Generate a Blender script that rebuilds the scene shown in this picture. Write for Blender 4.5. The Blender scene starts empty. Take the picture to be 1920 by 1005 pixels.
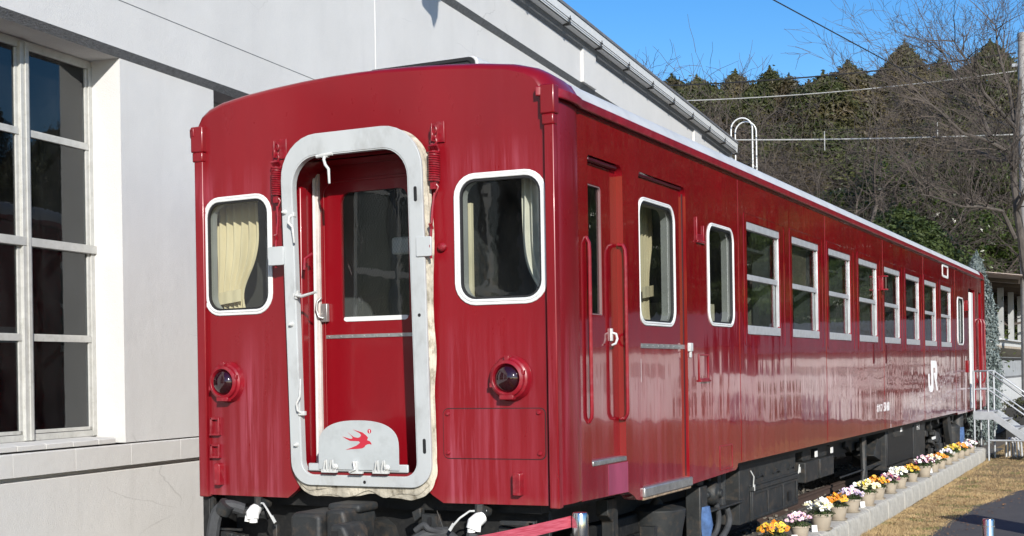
import bpy, bmesh, math, random
from math import sin, cos, pi, radians, sqrt, atan2
from mathutils import Vector, Matrix, noise
from mathutils.geometry import delaunay_2d_cdt
random.seed(7)
S = bpy.context.scene
COL = S.collection

# ------------------------------------------------------------------ camera
CAM = Vector((5.0283, -7.7331, 1.8609))
YAW = .4637; ROLL = -.016; FPX = 2489.4
Fv = Vector((-sin(YAW), cos(YAW), 0)); Rv = Vector((cos(YAW), sin(YAW), 0)); Uv = Vector((0, 0, 1))
R2 = Rv*cos(ROLL)+Uv*sin(ROLL); U2 = Uv*cos(ROLL)-Rv*sin(ROLL)
cd = bpy.data.cameras.new('camera'); cam = bpy.data.objects.new('camera', cd); COL.objects.link(cam)
cam.matrix_world = Matrix(((R2.x, U2.x, -Fv.x, CAM.x), (R2.y, U2.y, -Fv.y, CAM.y), (R2.z, U2.z, -Fv.z, CAM.z), (0, 0, 0, 1)))
cd.sensor_width = 36; cd.lens = FPX/1920*36; cd.shift_y = (698.3-502.5)/1920; cd.clip_end = 3000; cd.clip_start = .05
S.camera = cam

# ------------------------------------------------------------------ light
SUN_EL = radians(23); SUN_AZ = radians(39)          # azimuth from -Y towards +X
sd = Vector((sin(SUN_AZ)*cos(SUN_EL), -cos(SUN_AZ)*cos(SUN_EL), sin(SUN_EL)))
w = bpy.data.worlds.new('World'); S.world = w; w.use_nodes = True
nt = w.node_tree; bg = nt.nodes['Background']
sky = nt.nodes.new('ShaderNodeTexSky'); sky.sky_type = 'NISHITA'; sky.sun_disc = False
sky.sun_elevation = SUN_EL; sky.sun_rotation = pi-SUN_AZ; sky.air_density = 1.0; sky.dust_density = .3; sky.ozone_density = 2.5
hs = nt.nodes.new('ShaderNodeHueSaturation'); hs.inputs['Saturation'].default_value = 1.38; hs.inputs['Hue'].default_value = .507
nt.links.new(sky.outputs[0], hs.inputs['Color']); nt.links.new(hs.outputs[0], bg.inputs[0]); bg.inputs[1].default_value = .13
sl = bpy.data.lights.new('sun', 'SUN'); sl.energy = 4.7; sl.angle = radians(.5); sl.color = (1, .955, .88)
so = bpy.data.objects.new('sun', sl); COL.objects.link(so); so.rotation_euler = (-sd).to_track_quat('-Z', 'Y').to_euler(); so.location = sd*60
S.view_settings.view_transform = 'Standard'; S.view_settings.look = 'None'
S.view_settings.exposure = 0.32; S.view_settings.gamma = 1; S.view_settings.use_curve_mapping = False
try:
    S.cycles.max_bounces = 8; S.cycles.transparent_max_bounces = 24; S.cycles.glossy_bounces = 4
except Exception: pass

# ------------------------------------------------------------------ materials
class N:
    def __init__(s, name):
        s.m = bpy.data.materials.new(name); s.m.use_nodes = True; s.t = s.m.node_tree
        s.b = s.t.nodes['Principled BSDF']; s.out = s.t.nodes['Material Output']
        s.tc = s.t.nodes.new('ShaderNodeTexCoord')
    def n(s, typ, **kw):
        x = s.t.nodes.new(typ)
        for k, v in kw.items(): setattr(x, k, v)
        return x
    def l(s, a, b): s.t.links.new(a, b)
    def noise(s, scale, stretch=(1, 1, 1), detail=4, rough=.55):
        mp = s.n('ShaderNodeMapping'); mp.inputs['Scale'].default_value = stretch; s.l(s.tc.outputs['Object'], mp.inputs[0])
        nz = s.n('ShaderNodeTexNoise'); nz.inputs['Scale'].default_value = scale; nz.inputs['Detail'].default_value = detail; nz.inputs['Roughness'].default_value = rough
        s.l(mp.outputs[0], nz.inputs['Vector']); return nz.outputs['Fac']
    def rng(s, v, a, b, c=0, d=1):
        r = s.n('ShaderNodeMapRange'); r.clamp = True
        for i, q in zip(('From Min', 'From Max', 'To Min', 'To Max'), (a, b, c, d)): r.inputs[i].default_value = q
        s.l(v, r.inputs['Value']); return r.outputs[0]
    def math(s, op, a, b=None):
        r = s.n('ShaderNodeMath'); r.operation = op
        for i, q in enumerate((a, b)):
            if q is None: continue
            if isinstance(q, (int, float)): r.inputs[i].default_value = q
            else: s.l(q, r.inputs[i])
        return r.outputs[0]
    def mix(s, f, a, b):
        r = s.n('ShaderNodeMix'); r.data_type = 'RGBA'
        for i, q in ((0, f), (6, a), (7, b)):
            if isinstance(q, (int, float)): r.inputs[i].default_value = q
            elif isinstance(q, tuple): r.inputs[i].default_value = (*q[:3], 1)
            else: s.l(q, r.inputs[i])
        return r.outputs[2]
    def xyz(s):
        q = s.n('ShaderNodeSeparateXYZ'); s.l(s.tc.outputs['Object'], q.inputs[0]); return q.outputs
    def bump(s, h, dist, strength=1, prev=None):
        r = s.n('ShaderNodeBump'); r.inputs['Distance'].default_value = dist; r.inputs['Strength'].default_value = strength
        s.l(h, r.inputs['Height'])
        if prev is not None: s.l(prev, r.inputs['Normal'])
        s.l(r.outputs[0], s.b.inputs['Normal']); return r.outputs[0]

def mat(name, col, rough=.6, metal=0., var=.15, vs=3, stretch=(1, 1, 1), bump=0, bs=60, spec=.5, dirt=None, dirtamt=.4, coat=0):
    q = N(name); f = q.noise(vs, stretch, 5)
    f = q.rng(f, .3, .7)
    c = q.mix(f, tuple(x*(1-var) for x in col), tuple(min(1, x*(1+var)) for x in col))
    if dirt:
        d = q.rng(q.noise(vs*2.3, stretch, 6, .65), .5, .72, 0, dirtamt); c = q.mix(d, c, dirt)
    q.l(c, q.b.inputs['Base Color']); q.b.inputs['Roughness'].default_value = rough; q.b.inputs['Metallic'].default_value = metal
    q.b.inputs['Specular IOR Level'].default_value = spec; q.b.inputs['Coat Weight'].default_value = coat
    if bump: q.bump(q.noise(bs, (1, 1, 1), 3), bump)
    return q.m

def red_paint(name, face):
    q = N(name); x, y, z = q.xyz()
    base = (.225, .0035, .009); deep = (.17, .0028, .007); faded = (.34, .065, .095)
    big = q.rng(q.noise(.9, (1, 1, .5), 3), .35, .68)
    c = q.mix(big, deep, base)
    if face:
        st = q.rng(q.noise(17, (1, 1, .045), 5, .65), .43, .62)
        st2 = q.rng(q.noise(4, (1, 1, .08), 3, .5), .42, .6)
        zone = q.rng(z, 2.25, 1.75, .03, .72)
        up = q.math('MULTIPLY', q.rng(z, 3.02, 3.18, 0, 1), q.rng(z, 3.42, 3.24, 0, .6))
        side = q.rng(q.math('ABSOLUTE', x), .62, .75)
        f = q.math('MULTIPLY', q.math('MULTIPLY', q.math('MAXIMUM', zone, up), side), q.math('MULTIPLY', st, q.math('ADD', q.math('MULTIPLY', st2, .8), .25)))
    else:
        st = q.rng(q.noise(7, (1, 1, .04), 5, .6), .42, .72)
        st2 = q.rng(q.noise(1.4, (1, 1, .35), 3, .5), .42, .66)
        zone = q.rng(z, 2.2, 1.5, .03, .55)
        f = q.math('MULTIPLY', q.math('MULTIPLY', zone, q.rng(y, 2, 6, 1.25, .22)), q.math('MULTIPLY', st, q.math('ADD', q.math('MULTIPLY', st2, .8), .2)))
    c = q.mix(f, c, faded)
    low = q.rng(z, 1.06, .96, 0, .35)
    c = q.mix(q.math('MULTIPLY', low, q.rng(q.noise(12, (1, 1, .4), 5), .35, .7)), c, (.33, .16, .12))
    q.l(c, q.b.inputs['Base Color'])
    q.l(q.math('ADD', q.math('MULTIPLY', f, .3), q.rng(q.noise(6, (1, 1, .5), 4), .3, .7, .26 if face else .06, .34 if face else .12)), q.b.inputs['Roughness'])
    q.b.inputs['Specular IOR Level'].default_value = .45
    q.b.inputs['Coat Weight'].default_value = .15 if face else .75; q.b.inputs['Coat Roughness'].default_value = .10 if face else .03; q.b.inputs['Coat IOR'].default_value = 1.5 if face else 1.6
    p = q.bump(q.noise(1.0, (2, 1.5 if not face else 2.2, .5), 2, .4), .012 if not face else .006)
    p = q.bump(q.noise(5.0, (1.4, 1.4, .16), 2, .4), .0016 if face else .0022, 1, p)
    q.l(p, q.b.inputs['Coat Normal'])
    return q.m

def glass(name, tint=(.75, .8, .8), ior=1.55, refl=1.0, dirt=.03):
    q = N(name); t = q.t; t.nodes.remove(q.b)
    tr = q.n('ShaderNodeBsdfTransparent'); tr.inputs[0].default_value = (*tint, 1)
    gl = q.n('ShaderNodeBsdfGlossy'); gl.inputs['Roughness'].default_value = .015; gl.inputs[0].default_value = (refl, refl, refl, 1)
    lw_ = q.n('ShaderNodeLayerWeight'); lw_.inputs[0].default_value = .5; r0 = 1.25*((ior-1)/(ior+1))**2; fz = q.math('ADD', q.math('MULTIPLY', q.math('POWER', lw_.outputs['Facing'], 4.2), 1-r0), r0)
    bm = q.n('ShaderNodeBump'); bm.inputs['Distance'].default_value = .002; q.l(q.noise(1.6), bm.inputs['Height']); q.l(bm.outputs[0], gl.inputs['Normal'])
    df = q.n('ShaderNodeBsdfDiffuse'); df.inputs[0].default_value = (.5, .5, .48, 1)
    m1 = q.n('ShaderNodeMixShader'); q.l(fz, m1.inputs[0]); q.l(tr.outputs[0], m1.inputs[1]); q.l(gl.outputs[0], m1.inputs[2])
    m2 = q.n('ShaderNodeMixShader'); q.l(q.rng(q.noise(5, (1, 1, .5), 6), .35, .75, dirt*.3, dirt*2), m2.inputs[0]); q.l(m1.outputs[0], m2.inputs[1]); q.l(df.outputs[0], m2.inputs[2])
    q.l(m2.outputs[0], q.out.inputs[0]); return q.m

def stucco(name, col, stain=.16):
    q = N(name); x, y, z = q.xyz()
    a = q.rng(q.noise(.7, (1, 1, 1), 5, .6), .3, .7)
    c = q.mix(a, tuple(v*.93 for v in col), tuple(v*1.04 for v in col))
    st = q.rng(q.noise(3.2, (1, 1, .06), 5, .65), .55, .8, 0, stain*.8); cr = q.n('ShaderNodeTexVoronoi'); cr.feature = 'DISTANCE_TO_EDGE'; cr.inputs['Scale'].default_value = .55; mpc = q.n('ShaderNodeMapping'); mpc.inputs['Scale'].default_value = (1, .5, 1.6); q.l(q.tc.outputs['Object'], mpc.inputs[0]); nzv = q.n('ShaderNodeTexNoise'); nzv.inputs['Scale'].default_value = 3; nzv.inputs['Detail'].default_value = 6; q.l(mpc.outputs[0], nzv.inputs['Vector']); mxv = q.n('ShaderNodeVectorMath'); mxv.operation = 'MULTIPLY_ADD'; q.l(nzv.outputs['Color'], mxv.inputs[0]); mxv.inputs[1].default_value = (.22, .22, .22); q.l(mpc.outputs[0], mxv.inputs[2]); q.l(mxv.outputs[0], cr.inputs['Vector'])
    c = q.mix(st, c, (.36, .35, .33))
    fine = q.rng(q.noise(90, (1, 1, 1), 3, .7), .25, .75)
    c = q.mix(q.math('MULTIPLY', fine, .16), c, (.42, .42, .42))
    c = q.mix(q.math('MULTIPLY', q.rng(cr.outputs['Distance'], .0, .004, .30, 0), q.rng(q.noise(.45, detail=2), .56, .6)), c, (.2, .19, .18)); sp = q.rng(q.noise(4.5, (1, 1, 1), 7, .75), .66, .74, 0, .18); c = q.mix(sp, c, (.42, .4, .37))
    q.l(c, q.b.inputs['Base Color']); q.b.inputs['Roughness'].default_value = .9; q.b.inputs['Specular IOR Level'].default_value = .2
    p = q.bump(q.noise(110, (1, 1, 1), 4, .7), .004); q.bump(q.noise(2.2, (1, 1, 1), 4), .008, 1, p)
    return q.m

def leafm(name, a, b, c3=None, rough=.5, sc=1.2, trans=.25):
    q = N(name); f = q.rng(q.noise(sc, (1, 1, 1), 4, .7), .35, .65); c = q.mix(f, a, b)
    if c3: c = q.mix(q.rng(q.noise(sc*.37, (1, 1, 1), 3), .5, .62, 0, .8), c, c3)
    oi = q.n('ShaderNodeObjectInfo'); hv = q.n('ShaderNodeHueSaturation')
    q.l(q.rng(oi.outputs['Random'], 0, 1, .7, 1.25), hv.inputs['Value']); q.l(q.rng(oi.outputs['Random'], 0, 1, .485, .51), hv.inputs['Hue'])
    q.l(c, hv.inputs['Color']); c = hv.outputs[0]
    q.l(c, q.b.inputs['Base Color']); q.b.inputs['Roughness'].default_value = rough; q.b.inputs['Specular IOR Level'].default_value = .35
    if trans:
        tl = q.n('ShaderNodeBsdfTranslucent'); q.l(c, tl.inputs[0]); mx = q.n('ShaderNodeMixShader'); mx.inputs[0].default_value = trans
        q.l(q.b.outputs[0], mx.inputs[1]); q.l(tl.outputs[0], mx.inputs[2]); q.l(mx.outputs[0], q.out.inputs[0])
    return q.m

RF = red_paint('red_paint_end', True); RS = red_paint('red_paint_side', False)
RD = mat('red_paint_door', (.20, .0022, .007), .3, var=.08, coat=.2, stretch=(1, 1, .4))
RP = mat('red_paint_fittings', (.22, .005, .013), .35, var=.25, vs=9, coat=.2, dirt=(.30, .09, .10), dirtamt=.4)
RDk = mat('dark_red_shade_and_ribs', (.05, .003, .006), .35, var=.2, vs=5)
PUR = mat('repainted_purplish_patch', (.28, .05, .10), .45, var=.2, vs=6, stretch=(1, 1, .3))
WHT = mat('white_rubber_frame', (.68, .69, .68), .45, var=.05, vs=6, dirt=(.5, .5, .47), dirtamt=.3)
ALU = mat('window_aluminium', (.50, .51, .52), .42, .35, var=.12, vs=9, dirt=(.3, .29, .27), dirtamt=.35)
GRY = mat('grey_enamel', (.44, .46, .465), .42, var=.07, vs=3, stretch=(1, 1, .5), dirt=(.24, .24, .23), dirtamt=.5)
LGR = mat('light_grey_lock', (.54, .55, .54), .45, var=.1, vs=14, dirt=(.35, .33, .30), dirtamt=.5)
STL = mat('worn_stainless', (.42, .42, .41), .38, .7, var=.2, vs=14, dirt=(.15, .14, .13), dirtamt=.4)
CHR = mat('polished_steel', (.7, .7, .7), .16, 1, var=.05)
CNV = mat('dirty_canvas', (.46, .42, .34), .85, var=.3, vs=9, stretch=(1, 1, .5), bump=.012, bs=18, dirt=(.10, .08, .05), dirtamt=.95)
BLK = mat('underframe_black', (.008, .0085, .009), .6, var=.3, vs=8, dirt=(.04, .038, .034), dirtamt=.5, bump=.002, bs=30)
DGR = mat('underframe_grey', (.020, .022, .023), .6, var=.35, vs=6, dirt=(.075, .055, .038), dirtamt=.7, bump=.002, bs=30)
RUB = mat('black_rubber', (.012, .012, .013), .55, var=.2)
HOS = mat('dusty_hose', (.045, .047, .05), .75, var=.3, vs=12)
WPL = mat('white_pipe_paint', (.82, .82, .8), .4, var=.04)
ROOF = mat('silver_roof_paint', (.52, .53, .53), .5, var=.1, vs=2, dirt=(.35, .34, .33), dirtamt=.3)
CURT = mat('cream_curtain_cloth', (.64, .55, .36), .9, var=.12, vs=6, stretch=(1, 1, .3))
CURW = mat('pale_curtain_cloth', (.62, .60, .52), .9, var=.1, vs=6)
INT = mat('carriage_lining', (.06, .06, .055), .6, var=.08)
IND = mat('carriage_floor', (.09, .085, .08), .7)
SEAT = mat('navy_seat_moquette', (.03, .05, .12), .9)
CRM = mat('cream_panel', (.60, .54, .38), .6)
JEAN = mat('blue_cloth_cover', (.06, .12, .26), .9, var=.35, vs=16)
LENS = mat('dark_red_lens', (.02, .001, .003), .06, coat=1)
GL_END = glass('carriage_end_glass', (.80, .83, .81), 1.55, .95, .008)
GL_SIDE = glass('carriage_side_glass', (.70, .73, .72), 1.55, .95, .006)
GL_B = glass('warehouse_glass', (.45, .48, .5), 1.6, .9, .008)
STU = stucco('white_stucco', (.635, .63, .615)); STU2 = stucco('warm_white_stucco', (.63, .62, .595), .3)
CONC = mat('weathered_concrete', (.43, .41, .36), .9, var=.15, vs=7, bump=.006, bs=45, dirt=(.2, .18, .15), dirtamt=.5)
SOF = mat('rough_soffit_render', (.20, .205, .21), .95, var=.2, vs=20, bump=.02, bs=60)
PWF = mat('painted_steel_window', (.45, .45, .425), .5, var=.1, vs=9, dirt=(.3, .29, .25), dirtamt=.5)
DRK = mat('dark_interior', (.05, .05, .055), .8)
ZINC = mat('galvanised_steel', (.42, .44, .46), .45, .4, var=.12, vs=7)
WIR = mat('black_cable', (.02, .02, .02), .5); WIW = mat('white_cable', (.42, .42, .40), .5)

# ------------------------------------------------------------------ mesh helpers
class MB:
    def __init__(s): s.v = []; s.f = []; s.m = []
    def add(s, vs, fs, m=0):
        o = len(s.v); s.v += [tuple(v) for v in vs]; s.f += [tuple(i+o for i in f) for f in fs]; s.m += [m]*len(fs)
        return s
    def box(s, x0, x1, y0, y1, z0, z1, m=0):
        return s.add([(x, y, z) for x in (x0, x1) for y in (y0, y1) for z in (z0, z1)],
              [(0, 1, 3, 2), (4, 6, 7, 5), (0, 4, 5, 1), (2, 3, 7, 6), (0, 2, 6, 4), (1, 5, 7, 3)], m)
    def obox(s, c, size, rot=None, m=0):
        R = rot or Matrix.Identity(3); c = Vector(c)
        vs = [c+R@Vector((sx*size[0]/2, sy*size[1]/2, sz*size[2]/2)) for sx in (-1, 1) for sy in (-1, 1) for sz in (-1, 1)]
        return s.add(vs, [(0, 1, 3, 2), (4, 6, 7, 5), (0, 4, 5, 1), (2, 3, 7, 6), (0, 2, 6, 4), (1, 5, 7, 3)], m)
    def bar(s, a, b, wx, wz, m=0):
        a = Vector(a); b = Vector(b); d = b-a; R = d.to_track_quat('Y', 'Z').to_matrix()
        return s.obox((a+b)/2, (wx, d.length, wz), R, m)
    def tube(s, pts, r, n=8, m=0, cap=True, closed=False):
        pts = [Vector(p) for p in pts]; k = len(pts); rs = r if isinstance(r, (list, tuple)) else [r]*k
        T = []
        for i in range(k):
            a = pts[i-1] if (i > 0 or closed) else pts[i]; b = pts[(i+1) % k] if (i < k-1 or closed) else pts[i]
            T.append((b-a).normalized())
        up = Vector((0, 0, 1)) if abs(T[0].z) < .9 else Vector((1, 0, 0))
        nrm = T[0].cross(up).normalized(); vs = []
        for i in range(k):
            nrm = (nrm-T[i]*nrm.dot(T[i])).normalized(); bn = T[i].cross(nrm)
            for j in range(n):
                a = 2*pi*j/n; vs.append(pts[i]+(nrm*cos(a)+bn*sin(a))*rs[i])
        fs = []
        for i in range(k if closed else k-1):
            for j in range(n):
                a = i*n; b = ((i+1) % k)*n; fs.append((a+j, b+j, b+(j+1) % n, a+(j+1) % n))
        if cap and not closed: fs += [tuple(range(n)), tuple(range((k-1)*n, k*n))[::-1]]
        return s.add(vs, fs, m)
    def lathe(s, prof, origin, axis='Z', n=24, m=0, rot=None):
        o = Vector(origin); vs = []; ax = {'X': Matrix(((0, 0, 1), (1, 0, 0), (0, 1, 0))), 'Y': Matrix(((1, 0, 0), (0, 0, 1), (0, 1, 0))), 'Z': Matrix.Identity(3)}[axis]
        if rot: ax = rot@ax
        for r, h in prof:
            for j in range(n):
                a = 2*pi*j/n; vs.append(o+ax@Vector((r*cos(a), r*sin(a), h)))
        fs = [(i*n+j, i*n+(j+1) % n, (i+1)*n+(j+1) % n, (i+1)*n+j) for i in range(len(prof)-1) for j in range(n)]
        if prof[0][0] > 1e-4: fs.append(tuple(range(n))[::-1])
        if prof[-1][0] > 1e-4: fs.append(tuple(range((len(prof)-1)*n, len(prof)*n)))
        return s.add(vs, fs, m)
    def prism(s, poly, fn, w0, w1, m=0):
        k = len(poly); vs = [fn(u, v, w0) for u, v in poly]+[fn(u, v, w1) for u, v in poly]
        fs = [tuple(range(k)), tuple(range(k, 2*k))[::-1]]+[(i, i+k, (i+1) % k+k, (i+1) % k) for i in range(k)]
        return s.add(vs, fs, m)
    def ring(s, outer, inner, fn, w0, w1, m=0):
        k = len(outer); vs = []
        for w in (w0, w1):
            vs += [fn(u, v, w) for u, v in outer]+[fn(u, v, w) for u, v in inner]
        fs = []
        for i in range(k):
            j = (i+1) % k
            fs += [(i, j, k+j, k+i), (2*k+i, 3*k+i, 3*k+j, 2*k+j), (i, 2*k+i, 2*k+j, j), (k+i, k+j, 3*k+j, 3*k+i)]
        return s.add(vs, fs, m)
    def panel(s, outer, holes, fn, w0, w1, depths=None, cons=(), m=(0, 0, 0), grid=None):
        """sheet with openings: face at w0, back at w1, rims round the openings"""
        vs = [Vector(p) for p in outer]; es = [(i, (i+1) % len(outer)) for i in range(len(outer))]
        for h in holes:
            o = len(vs); vs += [Vector(p) for p in h]; es += [(o+i, o+(i+1) % len(h)) for i in range(len(h))]
        for a, b in cons: o = len(vs); vs += [Vector(a), Vector(b)]; es.append((o, o+1))
        r = delaunay_2d_cdt(vs, es, [], 0, 1e-5); V = r[0]; Fc = r[2]
        def inside(p, poly):
            c = False; j = len(poly)-1
            for i in range(len(poly)):
                (xi, yi), (xj, yj) = poly[i], poly[j]
                if (yi > p[1]) != (yj > p[1]) and p[0] < (xj-xi)*(p[1]-yi)/(yj-yi)+xi: c = not c
                j = i
            return c
        keep = []
        for f in Fc:
            c = sum((V[i] for i in f), Vector((0, 0)))/len(f)
            if inside(c, outer) and not any(inside(c, h) for h in holes): keep.append(tuple(f))
        s.add([fn(v[0], v[1], w0) for v in V], keep, m[0])
        if w1 is not None: s.add([fn(v[0], v[1], w1) for v in V], [f[::-1] for f in keep], m[1])
        for k, (loop) in enumerate([outer]+list(holes)):
            d = w1 if (k == 0 or depths is None) else depths[k-1]
            if d is None: continue
            n = len(loop); s.add([fn(u, v, w0) for u, v in loop]+[fn(u, v, d) for u, v in loop], [(i, (i+1) % n, (i+1) % n+n, i+n) for i in range(n)], m[2])
        return s
    def build(s, name, mats, parent=None, smooth=True, bevel=0, sharp=35, seg=2):
        me = bpy.data.meshes.new(name); me.from_pydata(s.v, [], s.f)
        mats = mats if isinstance(mats, (list, tuple)) else [mats]
        for q in mats: me.materials.append(q)
        if len(mats) > 1: me.polygons.foreach_set('material_index', s.m)
        bm = bmesh.new(); bm.from_mesh(me)
        if len(bm.faces) < 60000:
            bmesh.ops.remove_doubles(bm, verts=bm.verts, dist=1e-5); bmesh.ops.recalc_face_normals(bm, faces=bm.faces)
        bm.to_mesh(me); bm.free()
        if smooth:
            me.polygons.foreach_set('use_smooth', [True]*len(me.polygons)); me.set_sharp_from_angle(angle=radians(sharp))
        me.update()
        o = bpy.data.objects.new(name, me); COL.objects.link(o)
        if parent is not None: o.parent = parent
        if bevel:
            b = o.modifiers.new('edge_bevel', 'BEVEL'); b.width = bevel; b.segments = seg; b.limit_method = 'ANGLE'; b.angle_limit = radians(40)
        return o

def thing(name, label, cat, loc=(0, 0, 0), rz=0, group=None):
    o = bpy.data.objects.new(name, None); o.empty_display_size = .2; COL.objects.link(o); o.location = loc; o.rotation_euler = (0, 0, rz)
    o['label'] = label; o['category'] = cat
    if group: o['group'] = group
    return o
def tag(o, label, cat, group=None, loc=None, rz=None):
    o['label'] = label; o['category'] = cat
    if group: o['group'] = group
    if loc is not None: o.location = loc
    if rz is not None: o.rotation_euler = (0, 0, rz)
    return o
def struct(o, kind='structure'): o['kind'] = kind; return o
def dup(o, parent=None):
    c = o.copy(); COL.objects.link(c); c.parent = parent
    for ch in list(o.children): dup(ch, c)
    return c
def mv(o, dx=0, dy=0, dz=0): o.location = Vector(o.location)+Vector((dx, dy, dz)); return o
def rrect(x0, x1, z0, z1, r, n=6):
    if isinstance(r, (int, float)): r = (r,)*4
    pts = []
    for (cx, cz, a0, rr) in ((x1-r[0], z1-r[0], 0, r[0]), (x0+r[1], z1-r[1], 90, r[1]), (x0+r[2], z0+r[2], 180, r[2]), (x1-r[3], z0+r[3], 270, r[3])):
        if rr <= 1e-6: pts.append((cx, cz)); continue
        for i in range(n+1): a = radians(a0+90*i/n); pts.append((cx+rr*cos(a), cz+rr*sin(a)))
    return pts
def at(u, d):  # ground position d metres ahead of the viewpoint, at column u of the view
    p = CAM+Fv*d+Rv*((u-960)*d/FPX); return p.x, p.y
def zat(v, d, u=1500): return CAM.z+d*((698.3-.016*(u-960))-v)/FPX
def hsh(i, k=0): return random.Random(i*7919+k*104729+13).random()

# ------------------------------------------------------------------ ground, path, grass, terrain
def hill(x, y):
    t = max(0, min(1, (y-40)/38)); return 8.5*t*t*(3-2*t)+1.2*noise.noise(Vector((x*.06, y*.06, 0)))*t
g = MB(); xs = [-1500, -600, -200, -90]+[-60+6*i for i in range(24)]+[90, 200, 600, 1500]; ys = [-1500, -600, -200, -60, -20]+[0+5*i for i in range(27)]+[150, 200, 600, 1500]
vs = [(x, y, hill(x, y)-.012) for y in ys for x in xs]; nx = len(xs)
g.add(vs, [(j*nx+i, j*nx+i+1, (j+1)*nx+i+1, (j+1)*nx+i) for j in range(len(ys)-1) for i in range(nx-1)])
q = N('bare_earth'); c = q.mix(q.rng(q.noise(.5, detail=6), .35, .65), (.12, .10, .078), (.17, .135, .10)); c = q.mix(q.rng(q.noise(40, detail=3), .45, .7, 0, .6), c, (.065, .05, .036))
q.l(c, q.b.inputs['Base Color']); q.b.inputs['Roughness'].default_value = .95; q.bump(q.noise(35, detail=5, rough=.7), .03)
struct(g.build('ground', q.m))
# ballast bed below the carriage
q = N('ballast'); vo = q.n('ShaderNodeTexVoronoi'); vo.inputs['Scale'].default_value = 26; q.l(q.tc.outputs['Object'], vo.inputs['Vector'])
c = q.mix(vo.outputs['Color'], (.06, .055, .05), (.17, .155, .135)); q.l(c, q.b.inputs['Base Color']); q.b.inputs['Roughness'].default_value = .95; q.bump(vo.outputs['Distance'], .03)
b = MB(); nxx, nyy = 20, 130
b.add([(-1.75+3.4*i/nxx, -3+26*j/nyy, .03+.05*noise.noise(Vector((i*.5, j*.6, 2)))*(0 if i in (0, nxx) else 1)) for j in range(nyy+1) for i in range(nxx+1)],
      [(j*(nxx+1)+i, j*(nxx+1)+i+1, (j+1)*(nxx+1)+i+1, (j+1)*(nxx+1)+i) for j in range(nyy) for i in range(nxx)])
struct(b.build('ballast_bed', q.m))
# lawn and asphalt
q = N('dry_lawn'); c = q.mix(q.rng(q.noise(1.3, detail=5), .35, .65), (.30, .21, .10), (.23, .15, .07)); c = q.mix(q.rng(q.noise(9, detail=5), .5, .75, 0, .7), c, (.13, .105, .035))
q.l(c, q.b.inputs['Base Color']); q.b.inputs['Roughness'].default_value = .95; q.bump(q.noise(60, detail=4), .03)
edge = [(2.45, -12), (2.47, 0), (2.5, 5), (2.54, 7.4), (2.57, 9), (2.63, 10.6), (2.8, 12), (2.99, 13.2), (3.6, 14.8), (4.6, 16.0), (6, 16.8), (9, 17.4), (30, 18)]
def edge_x(y):
    for (x0, y0), (x1, y1) in zip(edge, edge[1:]):
        if y0 <= y <= y1: return x0+(x1-x0)*(y-y0)/(y1-y0)
    return 30
lw = MB(); lp = [(1.4, -12), (1.4, 36), (30, 36), (30, 18)]+edge[::-1][1:]
lw.prism(lp, lambda u, v, w_: (u, v, w_), -.004, 0); struct(lw.build('lawn', q.m, smooth=False))
q = N('asphalt'); vo = q.n('ShaderNodeTexVoronoi'); vo.inputs['Scale'].default_value = 150; q.l(q.tc.outputs['Object'], vo.inputs['Vector'])
c = q.mix(q.rng(q.noise(1.5, detail=5), .3, .7), (.052, .052, .055), (.075, .073, .072)); c = q.mix(q.math('MULTIPLY', vo.outputs['Color'], .35), c, (.16, .155, .15))
q.l(c, q.b.inputs['Base Color']); q.b.inputs['Roughness'].default_value = .85; q.bump(vo.outputs['Distance'], .004)
pa = MB(); pe = []
for i in range(200):
    y = -12+30*i/199
    if y > 17.6: break
    pe.append((edge_x(y)+.03*noise.noise(Vector((0, y*2.3, 5)))+.02*noise.noise(Vector((0, y*9, 5))), y))
pa.prism(pe+[(30, 18), (30, -12)], lambda u, v, w_: (u, v, w_), .004, .010); struct(pa.build('asphalt_path', q.m, smooth=False))
gr = MB(); rg = random.Random(3)
def blade(M, x, y, h, z0=0, sp=.03, m=0):
    a = rg.uniform(0, 2*pi); wd = rg.uniform(.002, .0045); dx, dy = cos(a)*wd, sin(a)*wd; lx, ly = rg.gauss(0, sp), rg.gauss(0, sp)
    M.add([(x-dx, y-dy, z0), (x+dx, y+dy, z0), (x+lx*.6+dx*.5, y+ly*.6+dy*.5, z0+h*.6), (x+lx, y+ly, z0+h)], [(0, 1, 2), (0, 2, 3)], m)
for i in range(90000):
    y = 4.5+rg.random()**1.4*23; x0 = 1.97-.017*(y-5) if y < 19.5 else 1.55; x1 = min(edge_x(y)+.05, 6.5)
    x = rg.uniform(x0, x1)
    if y < 19.5 and rg.random() < .15: x = x0+rg.random()*.08
    if rg.random() < .1: x = edge_x(y)+rg.gauss(.03, .03) if y < 17 else x
    n_ = noise.noise(Vector((x*1.2, y*1.2, 0)))
    blade(gr, x, y, rg.uniform(.010, .034)*(1.1+n_), 0, .020, 1 if (noise.noise(Vector((x*2.5, y*2.5, 9))) > .28 and rg.random() < .5) else 0)
o = gr.build('dry_grass', [mat('straw_blades', (.42, .30, .15), .8, var=.35, vs=3), mat('green_blades', (.12, .15, .04), .8, var=.3, vs=3)], smooth=False); struct(o, 'stuff')
o['label'] = 'dry straw coloured winter grass between the concrete kerb and the path'
lf = MB()
for i in range(900):
    y = 5+rg.random()*19; x = rg.uniform(1.99, min(edge_x(y)+.5, 6)); s_ = rg.uniform(.010, .022); R_ = Matrix.Rotation(rg.uniform(0, 6), 3, 'Z')@Matrix.Rotation(rg.uniform(-.5, .5), 3, 'X')
    lf.add([Vector((x, y, .022))+R_@Vector(p) for p in ((-s_, 0, .004), (0, -s_*.6, 0), (s_, 0, .005), (0, s_*.6, 0))], [(0, 1, 2, 3)])
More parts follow.
